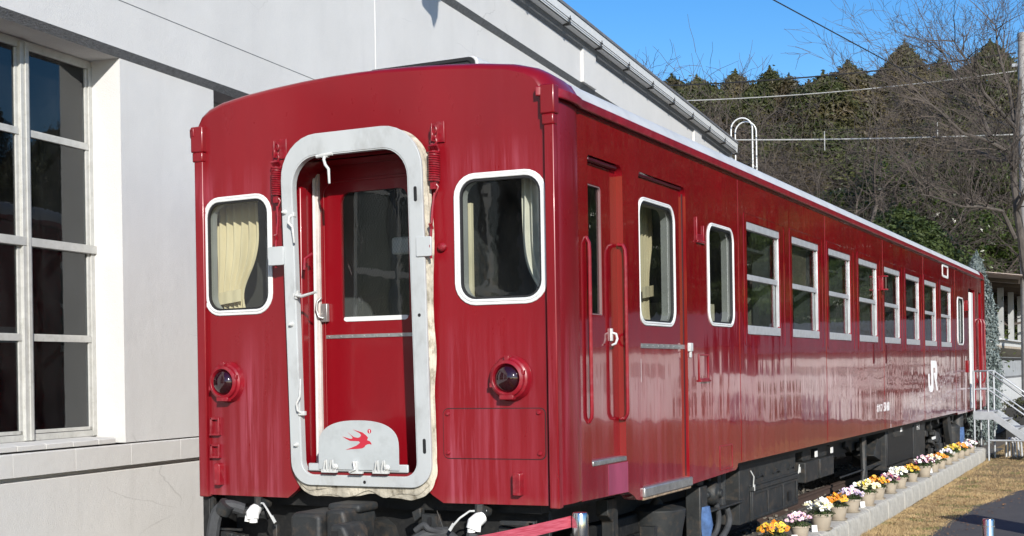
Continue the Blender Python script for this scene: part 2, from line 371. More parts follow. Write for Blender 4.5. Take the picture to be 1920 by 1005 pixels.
struct(lf.build('fallen_leaves', mat('fallen_leaf', (.20, .095, .035), .8, var=.5, vs=2), smooth=False), 'stuff')
# clods on the bed
cl = MB()
for i in range(2600):
    x, y = rg.uniform(-1.5, 1.55), rg.uniform(-1, 19); s_ = rg.uniform(.008, .03); a = rg.uniform(0, pi)
    cl.obox((x, y, .06), (s_*2, s_*1.4, s_), Matrix.Rotation(a, 3, 'Z')@Matrix.Rotation(rg.uniform(-.6, .6), 3, 'X'))
struct(cl.build('gravel', mat('gravel_stone', (.15, .135, .11), .95, var=.4, vs=12), smooth=False), 'stuff')
# kerb: separate concrete blocks
kr = bpy.data.objects.new('kerb', None); COL.objects.link(kr); struct(kr)
kb = MB(); kb.prism([(-.20, 0), (0, 0), (0, .20), (-.012, .235), (-.04, .25), (-.185, .25), (-.20, .235)], lambda u, v, w_: (u, w_, v), .006, .594)
k0 = kb.build('kerb_block', CONC, kr, bevel=.012)
for i in range(30):
    k = k0 if i == 0 else dup(k0, kr); y = 1.5+.6*i
    k.location = (1.985-.017*(y-3)+.006*(hsh(i)-.5), y, .012*(hsh(i, 1)-.5)); k.rotation_euler = ((hsh(i, 2)-.5)*.01, (hsh(i, 3)-.5)*.02, .017+(hsh(i, 4)-.5)*.012)
# rails
for sx in (-.56, .56):
    r_ = MB(); r_.prism([(-.06, 0), (.06, 0), (.06, .015), (.01, .03), (.01, .10), (.033, .11), (.033, .14), (-.033, .14), (-.033, .11), (-.01, .10), (-.01, .03), (-.06, .015)], lambda u, v, w_: (u+sx, w_, v+.03), -2.0, 23)
    tag(r_.build('rail', mat('rusty_rail', (.07, .045, .035), .7)), 'rusty rail under the %s wheels of the red carriage' % ('left' if sx < 0 else 'right'), 'rail')

# ================================================================== THE CARRIAGE
W = 1.4465; L = 21.7; ZG = 3.60
car = thing('passenger_carriage', 'long glossy red railway carriage parked beside the white building', 'train carriage')
def fy(x):  # end sheet folds back from the middle facet
    a = abs(x); return -.05 if a <= .59 else (-.05*(1.412-a)/(1.412-.59) if a < 1.412 else 0)
prof = [(W, ZG), (1.443, 3.68), (1.425, 3.735), (1.385, 3.797), (1.31, 3.845), (1.18, 3.882), (.95, 3.912), (.7, 3.932), (.45, 3.948), (.2, 3.958), (0, 3.960)]
prof = prof+[(-x, z) for x, z in prof[::-1][1:]]
def wx(y):
    if y >= .46: return 1
    return (W+.030*max(0, sin(pi*y/.46))**.75-.03*max(0, 1-y/.12)**2)/W
def zb(y): return 0 if y >= .12 else .05*(1-sqrt(max(0, 1-((.12-y)/.12)**2)))
# end sheet with three openings
ztop = [(x*wx(0), z-zb(0)) for x, z in prof]
ew_l = rrect(-1.315, -.745, 2.345, 3.135, .11); ew_r = rrect(.812, 1.388, 2.345, 3.135, .11)
gap = rrect(-.53, .50, 1.14, 3.36, (.18, .18, .05, .05))
outer = [(-1.36, 1.0), (-.60, 1.0), (-.53, 1.05), (-.48, 1.10), (.52, 1.10), (.58, 1.05), (.66, 1.0), (1.36, 1.0)]+ztop
efn = lambda x, z, w_: (x, fy(x)+w_, z)
outer = [(-1.412, 1.0)]+outer[1:7]+[(1.412, 1.0)]+ztop
m = MB(); m.panel(outer, [ew_l, ew_r, gap], efn, 0, .05, cons=[((-.59, 1.001), (-.59, 3.84)), ((.59, 1.001), (.59, 3.84))], m=(0, 1, 0))
m.build('end_panel', [RF, INT], car, sharp=8)
# rounded corner columns
for sx in (-1, 1):
    m = MB(); rows = []
    ysn = [.46*(.5-.5*cos(i/12*pi)) for i in range(13)]
    for z in (.995, 3.62):
        rows += [(sx*wx(y)*W, y, z) for y in ysn]
        rows += [(sx*(wx(y)*W-.04), y+.02, z) for y in ysn]
    k = 13
    m.add(rows, [(i, i+1, 2*k+i+1, 2*k+i) for i in range(k-1)]+[(k+i, k+i+1, i+1, i) for i in range(k-1)])
    m.build('corner_column', RF, car, sharp=60)
# roof: red end dome, silver main roof
def roofsec(ys, name, mt):
    m = MB(); n = len(prof); vs = []
    for y in ys:
        ye = y if y <= L/2 else L-y
        for x, z in prof:
            X = x*wx(ye); t = max(0, 1-ye/.4); yy = y+(fy(X)*t if y < 1 else 0); vs.append((X, yy, z-zb(ye)))
    m.add(vs, [(i*n+j, i*n+j+1, (i+1)*n+j+1, (i+1)*n+j) for i in range(len(ys)-1) for j in range(n-1)])
    return m.build(name, mt, car, sharp=50)
e0 = [0, .004, .012, .03, .06, .12, .2, .28, .36, .42, .46, .52]
roofsec(e0, 'roof_end_dome', RF); roofsec([L-y for y in e0[::-1]], 'roof_end_dome', RS)
roofsec([.52+(L-1.04)*i/30 for i in range(31)], 'roof', ROOF)
m = MB(); m.box(-1.3, 1.3, .52, .54, 3.3, 3.8); m.build('roof_rib', IND, car)
# gutters with downpipes
for sx in (-1, 1):
    m = MB(); sec = [(0, .012), (.034, .0), (.042, .006), (.044, .060), (.036, .064), (.0, .068)]
    path = [(1.38, -.018), (1.405, -.012)]+[(wx(y)*W, y) for y in (.02, .05, .1, .18, .28, .36, .42, .46)]+[(W, .8), (W, L-.6), (W, L-.38), (W-.03, L-.12)]
    vs = []
    for i, (x, y) in enumerate(path):
        a = path[max(0, i-1)]; b_ = path[min(len(path)-1, i+1)]; t = Vector((b_[0]-a[0], b_[1]-a[1])).normalized(); nn = Vector((t.y, -t.x))
        vs += [(sx*(x+nn.x*(d+.001)), y+nn.y*(d+.001), 3.625+h) for d, h in sec]
    k = len(sec); fs = [(i*k+j, i*k+(j+1) % k, (i+1)*k+(j+1) % k, (i+1)*k+j) for i in range(len(path)-1) for j in range(k)]+[tuple(range(k)), tuple(range((len(path)-1)*k, len(path)*k))[::-1]]
    m.add(vs, fs); m.build('gutter', RP, car, bevel=.004)
    xa, xb = (-1.425, -1.315) if sx < 0 else (1.413, 1.515)
    m = MB(); m.box(xa, xb, -.052, .03, 3.51, 3.70); m.box(xa+.008, xb-.008, -.046, .02, 3.44, 3.512)
    m.build('gutter_box', RF, car, bevel=.01)
    m = MB(); m.box(xa+.02, xb-.012, -.038, .03, .985, 3.445); m.build('downpipe', RF, car, bevel=.008)

# side sheets --------------------------------------------------------
Y0 = 4.385; PW = 1.6427; WW = 1.17
wins = [(Y0+PW*i, Y0+PW*i+WW) for i in range(8)]
sfn = lambda y, z, w_: (W-w_, y, z)
bot = [(.46, .985), (1.30, .975), (1.40, .94), (1.46, .905), (1.55, .895), (2.7, .915), (3.1, .925), (3.94, .945), (3.985, .965), (4.01, 1.0), (17.6, 1.0), (17.66, .96), (L-.46, .96)]
dA = rrect(.63, 1.27, 1.215, 3.345, (.07, .03, .01, .01)); dB = rrect(1.59, 2.66, .925, 3.352, (.07, .05, .01, .01))
wC = rrect(3.24, 3.93, 2.265, 3.10, .10)
wE = rrect(17.80, 18.49, 2.265, 3.10, .10); dE = rrect(19.25, 20.2, .99, 3.352, (.06, .06, .01, .01)); dF = rrect(20.72, 21.12, 1.215, 3.345, .03)
holes = [dA, dB, wC]+[rrect(a, b_, 2.18, 3.245, .025, 3) for a, b_ in wins]+[wE, dE, dF]
m = MB(); m.panel(bot+[(L-.46, 3.66), (.46, 3.66)], holes, sfn, 0, .1, m=(0, 1, 0))
m.build('side_panel', [RS, INT], car, sharp=20)
holes = [rrect(a, b_, 2.18, 3.245, .025, 3) for a, b_ in wins]
m = MB(); m.panel([(.46, .985), (L-.46, .985), (L-.46, 3.66), (.46, 3.66)], holes, lambda y, z, w_: (-W+w_, y, z), 0, .1, m=(0, 1, 0)); m.build('side_panel', [RS, INT], car, sharp=20)
m = MB(); m.panel([(-1.36, 1.0), (1.36, 1.0)]+[(x*wx(0), z-zb(0)) for x, z in prof], [], lambda x, z, w_: (x, L+w_, z), 0, -.05); m.build('end_panel', RS, car)
for sx in (-1, 1):
    m = MB(); ysn = [.46*(.5-.5*cos(i/8*pi)) for i in range(9)]; m.add([(sx*wx(y)*W, L-y, z) for z in (1, 3.62) for y in ysn], [(i, i+1, 9+i+1, 9+i) for i in range(8)]); m.build('corner_column', RS, car, sharp=60)
# raised pressing round each window and vertical seams
for i, (a, b_) in enumerate(wins):
    m = MB(); o_ = rrect(a-.095, b_+.16, 2.075, 3.325, .05, 4); n_ = rrect(a-.087, b_+.152, 2.083, 3.317, .045, 4)
    m.ring(o_, n_, sfn, -.0035, .001); m.build('window_surround_bead', RS, car)
m = MB()
for y in (4.12, 7.5, 10.85, 14.1, 17.5): m.box(W-.001, W+.003, y, y+.012, 1.01, 3.6)
m.build('panel_seam', RS, car)

# the two sash windows per bay, seen edge-on: frame > sashes, glass
fw = MB(); a, b_ = Y0, Y0+WW
fw.box(W-.045, W-.006, a+.002, b_-.002, 3.172, 3.242); fw.box(W-.045, W-.002, a+.002, b_-.002, 2.185, 2.268)
fw.box(W-.045, W-.012, a+.002, a+.025, 2.268, 3.172); fw.box(W-.045, W-.012, b_-.018, b_-.002, 2.268, 3.172)
fr0 = fw.build('window_frame', ALU, car, bevel=.004)
s1 = MB(); s1.box(W-.052, W-.022, a+.025, b_-.03, 2.70, 2.752); s1.box(W-.06, W-.05, b_-.035, b_-.02, 2.268, 3.17); s1.build('sash_rail', ALU, fr0, bevel=.003)
s2 = MB(); s2.box(W-.036, W-.032, a+.02, b_-.03, 2.75, 3.175); s2.box(W-.048, W-.044, a+.02, b_-.03, 2.265, 2.70); s2.build('pane', GL_SIDE, fr0)
s3 = MB(); s3.tube([(W-.02, b_-.02, 2.2), (W-.015, b_-.02, 2.28)], .012, 6); s3.build('sash_stop', RP, fr0)
lfw = MB()
for z0, z1 in ((3.172, 3.242), (2.185, 2.268), (2.70, 2.75)): lfw.box(-W+.006, -W+.05, a, b_, z0, z1)
lf0 = lfw.build('window_frame', ALU, car); lp_ = MB(); lp_.box(-W+.03, -W+.034, a, b_, 2.2, 3.24); lp_.build('pane', glass('shaded_far_glass', (.22, .24, .24), 1.5, .9, .004), lf0)  # far panes tinted darker so the wall seen through them looks shaded
cc = MB(); cc.box(W-.28, W-.105, b_-.045, b_+.02, 1.95, 3.35); cl0 = cc.build('window_pillar', mat('grey_pillar_lining', (.17, .18, .18), .6), car)
rl = MB(); rl.box(W-.115, W-.108, a, b_, 3.17, 3.24)
for i in range(1, 8):
    f = dup(fr0, car); f.location = (0, PW*i, 0); f = dup(lf0, car); f.location = (0, PW*i, 0); f = dup(cl0, car); f.location = (0, PW*i, 0)

def round_window(fn, x0, x1, z0, z1, r, glassm, parent, fwid=.038, out=.012, gd=.02):
    o_ = rrect(x0-fwid, x1+fwid, z0-fwid, z1+fwid, r+fwid); n_ = rrect(x0, x1, z0, z1, r)
    m = MB(); k = len(o_)
    mid = [((p[0]*.5+q_[0]*.5), (p[1]*.5+q_[1]*.5)) for p, q_ in zip(o_, n_)]
    m.ring(o_, mid, fn, -out*.8, .01); m.ring(mid, n_, fn, -out, .012)
    f = m.build('window_frame', WHT, parent, bevel=.005)
    rv = MB(); rv.ring(rrect(x0-.006, x1+.006, z0-.006, z1+.006, r+.006), rrect(x0+.004, x1-.004, z0+.004, z1-.004, r-.004), fn, gd+.004, .104); rv.build('inner_reveal', mat('grey_reveal', (.30, .31, .30), .6) if 'grey_reveal' not in bpy.data.materials else bpy.data.materials['grey_reveal'], f)
    b2 = MB(); b2.ring(n_, rrect(x0+.014, x1-.014, z0+.014, z1-.014, r-.01), fn, 0, .02); b2.build('rubber_seal', RUB, f)
    g_ = MB(); g_.add([fn(u, v, gd) for u, v in n_], [tuple(range(k))]); g_.build('pane', glassm, f)
    return f
round_window(efn, -1.315, -.745, 2.345, 3.135, .11, GL_END, car)
round_window(efn, .812, 1.388, 2.345, 3.135, .11, GL_END, car, .040)
round_window(sfn, 3.24, 3.93, 2.265, 3.10, .10, GL_SIDE, car, .03)
round_window(sfn, 17.80, 18.49, 2.265, 3.10, .10, GL_SIDE, car, .03)

# near narrow door in its deep recess
d = .05
fnd = lambda y, z, w_: (W-d-w_, y, z)
m = MB(); wa = rrect(.70, .985, 2.255, 3.165, (.03, .03, .005, .005), 4)
m.panel([(.60, 1.2), (1.30, 1.2), (1.30, 3.36), (.60, 3.36)], [wa], fnd, 0, .03); dr = m.build('door', RS, car)
m = MB(); m.add([fnd(u, v, .02) for u, v in wa], [tuple(range(len(wa)))]); m.build('pane', GL_SIDE, dr)
m = MB(); m.ring(wa, rrect(.715, .97, 2.268, 3.152, .03, 4) if False else [(y*.94+.8425*.06, z*.98+2.71*.02) for y, z in wa], fnd, .004, .02); m.build('window_bead', mat('worn_bead', (.2, .12, .12), .5), dr)
m = MB(); m.obox((W-d+.008, 1.12, 2.12), (.014, .035, .09)); m.tube([(W-d+.012, 1.12, 2.135), (W-d+.04, 1.13, 2.125), (W-d+.045, 1.14, 2.09), (W-d+.042, 1.11, 2.055), (W-d+.035, 1.06, 2.045)], [.009, .010, .010, .009, .008], 8)
m.build('door_handle', LGR, dr, bevel=.003)
m = MB(); m.obox((W-.03, .95, 1.225), (.075, .62, .035)); m.build('door_sill', STL, car, bevel=.006)
m = MB(); m.prism([(.92, .985), (1.29, .978), (1.29, 1.20), (.92, 1.20)], sfn, -.0025, .001); o = m.build('repainted_patch', PUR, car); o['label'] = 'purplish repainted patch under the door sill'
for yy in (.585, 1.245):   # handrails either side of the recess
    x0 = W-.03
    pts = [(x0, yy, 2.775), (x0+.035, yy, 2.77), (x0+.052, yy, 2.735)]+[(x0+.055, yy, 2.68-.1*i) for i in range(12)]+[(x0+.052, yy, 1.545), (x0+.035, yy, 1.515), (x0, yy, 1.51)]
    m = MB(); m.tube(pts, .0135, 10); m.build('grab_rail', RP, car)
# wide door with tied curtain
d2 = .03; fnb = lambda y, z, w_: (W-d2-w_, y, z)
wb_ = rrect(1.665, 2.43, 2.235, 3.15, .11)
m = MB(); m.panel([(1.57, .95), (2.68, .95), (2.68, 3.37), (1.57, 3.37)], [wb_], fnb, 0, .03); dr = m.build('door', RS, car)
f = round_window(fnb, 1.665, 2.43, 2.235, 3.15, .11, GL_SIDE, dr, .032)
for ch in list(f.children): ch.parent = dr
m = MB(); m.obox((W-.02, 2.13, .945), (.085, 1.10, .075)); m.build('door_sill', STL, car, bevel=.01)
m = MB(); m.obox((W-.02, 2.13, .90), (.06, 1.08, .03)); m.build('rusty_step_edge', mat('flaking_rust', (.30, .22, .15), .9, var=.5, vs=25), car, bevel=.01)
m = MB(); m.box(W-d2-.002, W-d2+.006, 1.60, 2.66, 2.03, 2.065)
for i in range(8): m.lathe([(.007, 0), (.006, .004), (0, .005)], (W-d2+.006, 1.68+.12*i, 2.047), 'X', 8)
m.build('stainless_strip', STL, dr)
m = MB(); m.obox((W+.008, 2.70, 2.045), (.03, .075, .07)); m.obox((W+.01, 2.70, 1.99), (.018, .03, .06)); m.build('door_latch', LGR, car, bevel=.004)
m = MB(); m.ring(rrect(1.60, 1.66, 1.77, 1.95, .008, 2), rrect(1.615, 1.645, 1.785, 1.935, .006, 2), fnb, -.006, .001); m.build('door_pull', LGR, dr)
m = MB(); m.box(W-.045, W-.012, .68, 1.20, 3.312, 3.338); m.build('door_header_shade_slot', RDk, car, bevel=.008)  # dark bars stand in for the header shadow at both door-rail gaps
m = MB(); m.box(W-.028, W-.010, 1.63, 2.60, 3.324, 3.347); m.build('door_header_shade_slot', RDk, car, bevel=.008)
for y0_, zz0, zz1, dd_ in ((.638, 1.25, 3.28, .05), (1.598, .99, 3.30, .03), (2.650, .99, 3.30, .03)): MB().box(W-dd_-.001, W-dd_+.004, y0_-.006, y0_+.006, zz0, zz1).build('door_seal', RUB, car)
# small plate holders, access cover
m = MB(); m.box(W, W+.014, 2.905, 2.92, 2.93, 3.14); m.box(W, W+.014, 3.085, 3.10, 2.93, 3.08); m.box(W, W+.022, 2.905, 3.10, 2.925, 2.945); m.box(W, W+.01, 2.92, 3.085, 2.945, 3.0)
m.build('plate_holder', RP, car, bevel=.003)
m = MB(); m.ring(rrect(2.93, 3.20, 1.76, 1.99, .004, 2), rrect(2.95, 3.18, 1.785, 1.975, .004, 2), sfn, -.008, .001); m.box(W, W+.022, 2.93, 3.2, 1.755, 1.772); m.build('plate_holder', RP, car, bevel=.003)
m = MB(); m.ring(rrect(3.47, 3.84, .97, 1.19, .01, 2), rrect(3.482, 3.828, .982, 1.178, .008, 2), sfn, -.004, .001); m.build('access_cover', RP, car)
m = MB(); m.ring(rrect(16.08, 16.72, 3.39, 3.62, .05, 3), rrect(16.12, 16.68, 3.43, 3.58, .04, 3), sfn, -.008, .001); m.build('destination_frame', WHT, car)
# signal lamp bracket half way along
m = MB(); m.box(W, W+.03, 10.72, 10.78, 2.90, 3.10); m.box(W, W+.09, 10.71, 10.79, 3.08, 3.10); m.box(W, W+.09, 10.71, 10.79, 2.90, 2.92); m.build('lamp_bracket', RP, car, bevel=.005)
m = MB(); m.tube([(W+.06, 10.75, 2.92), (W+.06, 10.75, 3.08)], .022, 10); m.build('side_lamp', LENS, car)
m = MB(); m.box(W, W+.012, 10.15, 10.17, 1.9, 2.16); m.box(W, W+.012, 11.0, 11.02, 1.9, 2.16); m.build('drain_rib', RDk, car)
# far doors
m = MB(); m.box(W-.11, W-.10, 19.22, 20.23, .99, 3.36); m.build('doorway_lining', IND, car)
m = MB(); m.box(W-.10, W-.03, 19.78, 20.12, 1.0, 3.3); m.build('sliding_door', WHT, car, bevel=.01)
m = MB(); m.box(W-.09, W-.05, 19.55, 19.66, 1.0, 3.33); m.build('door_edge_strip', RUB, car)
m = MB(); m.add([fnd(u, v, 0) for u, v in rrect(20.7, 21.15, 1.2, 3.36, .02)], [tuple(range(28))]); m.build('door', RD, car)
for yy in (20.68, 21.17):
    m = MB(); x0 = W-.02; m.tube([(x0, yy, 2.80), (x0+.06, yy, 2.78), (x0+.078, yy, 2.7), (x0+.078, yy, 1.6), (x0+.05, yy, 1.51), (x0, yy, 1.49)], .0165, 8); m.build('grab_rail', RP, car)
m = MB(); m.box(W, W+.03, 18.9, 19.08, 2.9, 3.1); m.build('plate_holder', RD, car, bevel=.004)
m = MB(); m.box(W, W+.03, 18.9, 19.1, 1.72, 1.95); m.build('plate_holder', RD, car, bevel=.004)

# lettering
LET = mat('white_lettering', (.85, .85, .84), .45, var=.03)
def uv(p): return [(14.46+.93*u, 1.945-.515*v) for u, v in p]
J = uv([(.30, 0), (.545, 0), (.545, .85), (.49, .95), (.38, 1), (.2, 1), (.08, .94), (.03, .82), (0, .43), (.14, .41), (.17, .75), (.2, .8), (.27, .8), (.32, .75)])
Rr = uv([(.545, 0), (.8, 0), (.9, .03), (.95, .12), (.97, .45), (.94, .58), (.88, .62), (1.02, .97), (.87, .97), (.6, .46), (.6, .39), (.72, .40), (.78, .37), (.78, .26), (.72, .23), (.545, .23)])
m = MB(); m.prism(J, sfn, -.002, .001); m.prism(Rr, sfn, -.0019, .001); lo = m.build('railway_logo', LET, car, smooth=False)
def text(body, size, parent, loc, rot, name, material, ext=.001, bold=0):
    cu = bpy.data.curves.new(name, 'FONT'); cu.body = body; cu.size = size; cu.extrude = ext; cu.offset = bold; cu.resolution_u = 4
    to = bpy.data.objects.new('tmp', cu); COL.objects.link(to); dg = bpy.context.evaluated_depsgraph_get()
    me = bpy.data.meshes.new_from_object(to.evaluated_get(dg)); bpy.data.objects.remove(to)
    me.materials.clear(); me.materials.append(material); o = bpy.data.objects.new(name, me); COL.objects.link(o); o.parent = parent; o.location = loc; o.rotation_euler = rot
    return o
text('オハフ', .13, car, (W+.002, 10.30, 1.255), (pi/2, 0, pi/2), 'running_number', LET, bold=.003)
text('50 68', .17, car, (W+.002, 10.78, 1.25), (pi/2, 0, pi/2), 'running_number', LET, bold=.004)

# ---------------- end fittings
for sx in (-1, 1):   # tail lamps
    cx = sx*1.15+.015; y0_ = fy(1.15)
    m = MB(); m.lathe([(.150, .0), (.150, -.012), (.138, -.03), (.138, -.045), (.122, -.055), (.120, -.075), (.098, -.085), (.094, -.075), (.088, -.06)], (cx, y0_, 1.822), 'Y', 36)
    m.obox((cx, y0_-.06, 1.70), (.10, .045, .028)); m.tube([(cx-.05, y0_-.075, 1.695), (cx+.05, y0_-.075, 1.695)], .008, 6)
    m.obox((cx, y0_-.05, 1.955), (.035, .05, .03)); m.obox((cx+.115, y0_-.06, 1.86), (.02, .035, .03)); m.obox((cx-.115, y0_-.06, 1.78), (.02, .035, .03))
    lamp = m.build('tail_lamp', RP, car, bevel=.003)
    m = MB(); m.lathe([(.0, -.108), (.03, -.106), (.055, -.098), (.075, -.085), (.09, -.066)], (cx, y0_, 1.822), 'Y', 28); m.build('lens', LENS, lamp, sharp=80)
# inspection cover, right
m = MB(); o_ = rrect(.672, 1.395, 1.30, 1.625, .035, 4); m.panel(o_, [], efn, -.006, .001)
ic = m.build('inspection_cover', RF, car)
m = MB(); m.ring(rrect(.666, 1.401, 1.294, 1.631, .04, 4), o_, efn, -.0012, .001); m.build('cover_gap', RUB, ic)
m = MB()
for x, z in ((.705, 1.595), (1.355, 1.60), (.705, 1.335), (1.36, 1.335)): m.lathe([(.016, 0), (.016, -.006), (.010, -.014), (0, -.015)], (x, fy(x)-.006, z), 'Y', 12)
m.build('cover_screw', RP, ic)
for x0, z0, z1, w_ in ((1.185, 1.065, 1.215, .055), (-1.245, 1.075, 1.235, .05)):
    m = MB(); m.prism(rrect(x0, x0+w_, z0, z1, (.02, .02, .004, .004), 3), lambda u, v, q_: (u, fy(x0)+q_, v), -.055, .002); m.build('lamp_socket', RP, car, bevel=.004)
for z in (1.50, 1.32):
    m = MB(); hh = .13 if z > 1.4 else .10
    m.box(-1.30, -1.215, -.045, .002, z-hh/2, z-hh/2+.015); m.box(-1.30, -1.23, -.035, .002, z+hh/2-.015, z+hh/2); m.box(-1.228, -1.215, -.04, .002, z-hh/2, z+hh/2); m.box(-1.30, -1.288, -.035, .002, z-hh/2, z+hh/2)
    m.build('plate_holder', RP, car, bevel=.002)
# small studs
m = MB(); m.tube([(-.60+.02, -.06, 3.66), (-.575, -.10, 3.64)], .008, 6); 
# vestibule: jambs, ceiling, door
yD = .22
m = MB(); n_ = len(gap)
m.add([(x, fy(x), z) for x, z in gap]+[(x, yD+.01, z) for x, z in gap], [(i, (i+1) % n_, (i+1) % n_+n_, i+n_) for i in range(n_)])
m.build('gangway_lining', RD, car, sharp=50)
m = MB(); m.box(-.528, -.50, .02, .10, 1.2, 3.2); m.build('jamb_rib', RD, car, bevel=.012)
fnG = lambda x, z, w_: (x, yD+w_, z)
wd = rrect(-.30, .262, 2.24, 3.165, (.075, .075, .05, .05))
m = MB(); m.panel([(-.53, 1.1), (.50, 1.1), (.50, 3.36), (-.53, 3.36)], [wd], fnG, 0, .035); gd_ = m.build('gangway_door', RD, car)
m = MB(); m.ring(rrect(-.455, .44, 1.16, 3.26, (.10, .10, .02, .02), 5), rrect(-.435, .42, 1.18, 3.24, (.09, .09, .02, .02), 5), fnG, -.010, .001); m.build('door_edge_bead', RD, gd_, bevel=.004)
m = MB(); m.add([fnG(u, v, .015) for u, v in wd], [tuple(range(len(wd)))]); m.build('pane', GL_END, gd_)
m = MB()   # wire mesh in the glass
for i in range(-34, 60):
    for sgn in (1, -1):
        x_a = -.30+i*.022; a_ = (x_a, 2.24); b2 = (x_a+sgn*.925*.62, 3.165)
        t0, t1 = 0, 1
        def clip(t0, t1):
            for lim, sg in ((-.30, 1), (.262, -1)):
                fa = (a_[0]-lim)*sg; fb = (b2[0]-lim)*sg
                if fa < 0 and fb < 0: return None
                if fa < 0: t0 = max(t0, fa/(fa-fb))
                if fb < 0: t1 = min(t1, fa/(fa-fb))
            return (t0, t1) if t1 > t0+.02 else None
        c_ = clip(0, 1)
        if c_:
            P = [(a_[0]+(b2[0]-a_[0])*t, a_[1]+(b2[1]-a_[1])*t) for t in c_]
            m.tube([(P[0][0], yD+.018, P[0][1]), (P[1][0], yD+.018, P[1][1])], .0006, 3, cap=False)
m.build('wire_mesh', mat('mesh_wire', (.14, .15, .15), .4, .5), gd_, smooth=False)
m = MB(); m.prism(rrect(-.285, .247, 2.243, 2.275, .012, 2), fnG, .001, .02); m.build('window_ledge', WHT, gd_)
m = MB(); m.box(-.44, .42, yD-.007, yD+.001, 2.125, 2.150)
for i in range(9): m.lathe([(.006, 0), (.005, -.004), (0, -.005)], (-.41+.1*i, yD-.007, 2.137), 'Y', 8)
m.build('stainless_strip', STL, gd_)
m = MB(); m.obox((-.43, yD-.02, 2.31), (.05, .035, .13)); m.tube([(-.455, yD-.03, 2.42), (-.475, yD-.055, 2.39), (-.48, yD-.06, 2.33), (-.465, yD-.05, 2.28), (-.43, yD-.04, 2.27)], .011, 8); m.build('door_handle', STL, gd_, bevel=.006)
m = MB(); m.box(-.497, -.472, yD-.03, yD+.001, 1.16, 3.32); m.build('sealing_strip', mat('pale_seal', (.55, .50, .47), .6, var=.2, vs=9), car, bevel=.004)
m = MB(); m.box(-.512, -.497, yD-.045, yD+.001, 1.16, 3.32); m.build('sealing_strip', WHT, car, bevel=.004)
m = MB(); m.box(-.13, .25, .62, .66, 2.74, 2.87); m.build('pane_reflection_panel', WHT, car, bevel=.03)  # pale box added to stand for the bright reflection in the pane

# gangway faceplate (leans out at the top)
def gf(x, z, w_): t = (z-1.1)/2.45; return (x, -.105-.085*t+w_, z)
def gring(x0, x1, z0, z1, rt, rb, n=8): return rrect(x0, x1, z0, z1, (rt, rt, rb, rb), n)
GO = gring(-.525, .607, 1.10, 3.520, .30, .16); GI = gring(-.438, .502, 1.168, 3.375, .20, .10)
m = MB(); m.ring(GO, GI, gf, 0, .022); fp = m.build('gangway_faceplate', GRY, car, bevel=.003)
m = MB(); m.ring([(x, z) for x, z in GI], [(.03+(x-.03)*.985, 2.27+(z-2.27)*.994) for x, z in GI], gf, .004, .05); m.build('inner_flange', GRY, fp)
for (x, z) in ((.555, 3.05), (.56, 1.38)):
    m = MB(); m.prism(rrect(x-.012, x+.012, z-.05, z+.05, .011, 3), gf, -.0012, .001); m.build('slot', RUB, fp)
for (x, z) in ((.555, 2.25), (.08, 1.13)):
    m = MB(); m.lathe([(.012, -.0012), (.0, -.0013)], gf(x, z, 0), 'Y', 10); m.build('bolt_hole', RUB, fp)
for (x, z) in ((-.50, 3.0), (-.475, 2.22), (-.47, 1.38)):
    m = MB(); m.lathe([(.018, 0), (.016, -.012), (.008, -.03), (.0, -.032)], gf(x, z, 0), 'Y', 12); m.build('stud', LGR, fp)
for sx, x0, x1 in ((-1, -.645, -.515), (1, .55, .665)):
    m = MB(); z0_, z1_ = (2.635, 2.765); m.prism(rrect(x0, x1, z0_, z1_, .008, 2), lambda u, v, w_: (u, -.178+w_+(.01 if sx > 0 else 0), v), 0, .018); m.build('stay_plate', GRY, fp, bevel=.003)
# locking hooks on the faceplate
def hook(p, pts, rr=.010):
    m = MB(); P = [Vector(p)+Vector(q_) for q_ in pts]; m.tube(P, [rr*1.3]+[rr]*(len(P)-2)+[rr*.8], 8); m.obox(p, (.05, .03, .03)); m.build('locking_hook', LGR, fp, bevel=.004)
hook((-.155, -.17, 3.365), [(0, 0, 0), (.0, -.02, -.03), (.02, -.03, -.07), (.045, -.03, -.10), (.05, -.03, -.20)], .011)
m = MB(); m.tube([(-.22, -.18, 3.362), (-.09, -.18, 3.372)], .013, 8); m.build('hook_pin', LGR, fp)
hook((-.45, -.155, 2.98), [(0, 0, 0), (-.005, -.03, -.02), (.0, -.045, -.06), (.03, -.04, -.09), (.035, -.03, -.2)], .011)
hook((-.43, -.14, 2.42), [(0, -.01, -.02), (.02, -.02, .03), (.0, -.02, .0), (.06, -.03, -.01), (.2, -.05, .015)], .011)
hook((-.415, -.12, 1.60), [(0, 0, 0), (-.02, -.03, .02), (-.02, -.04, .07), (.01, -.04, .12), (.012, -.035, .24)], .009)
m = MB(); m.tube([(-.425, -.06, 2.60), (-.44, -.03, 2.68), (-.41, .02, 2.72)], .012, 6); m.build('bellows_clip', RP, car)
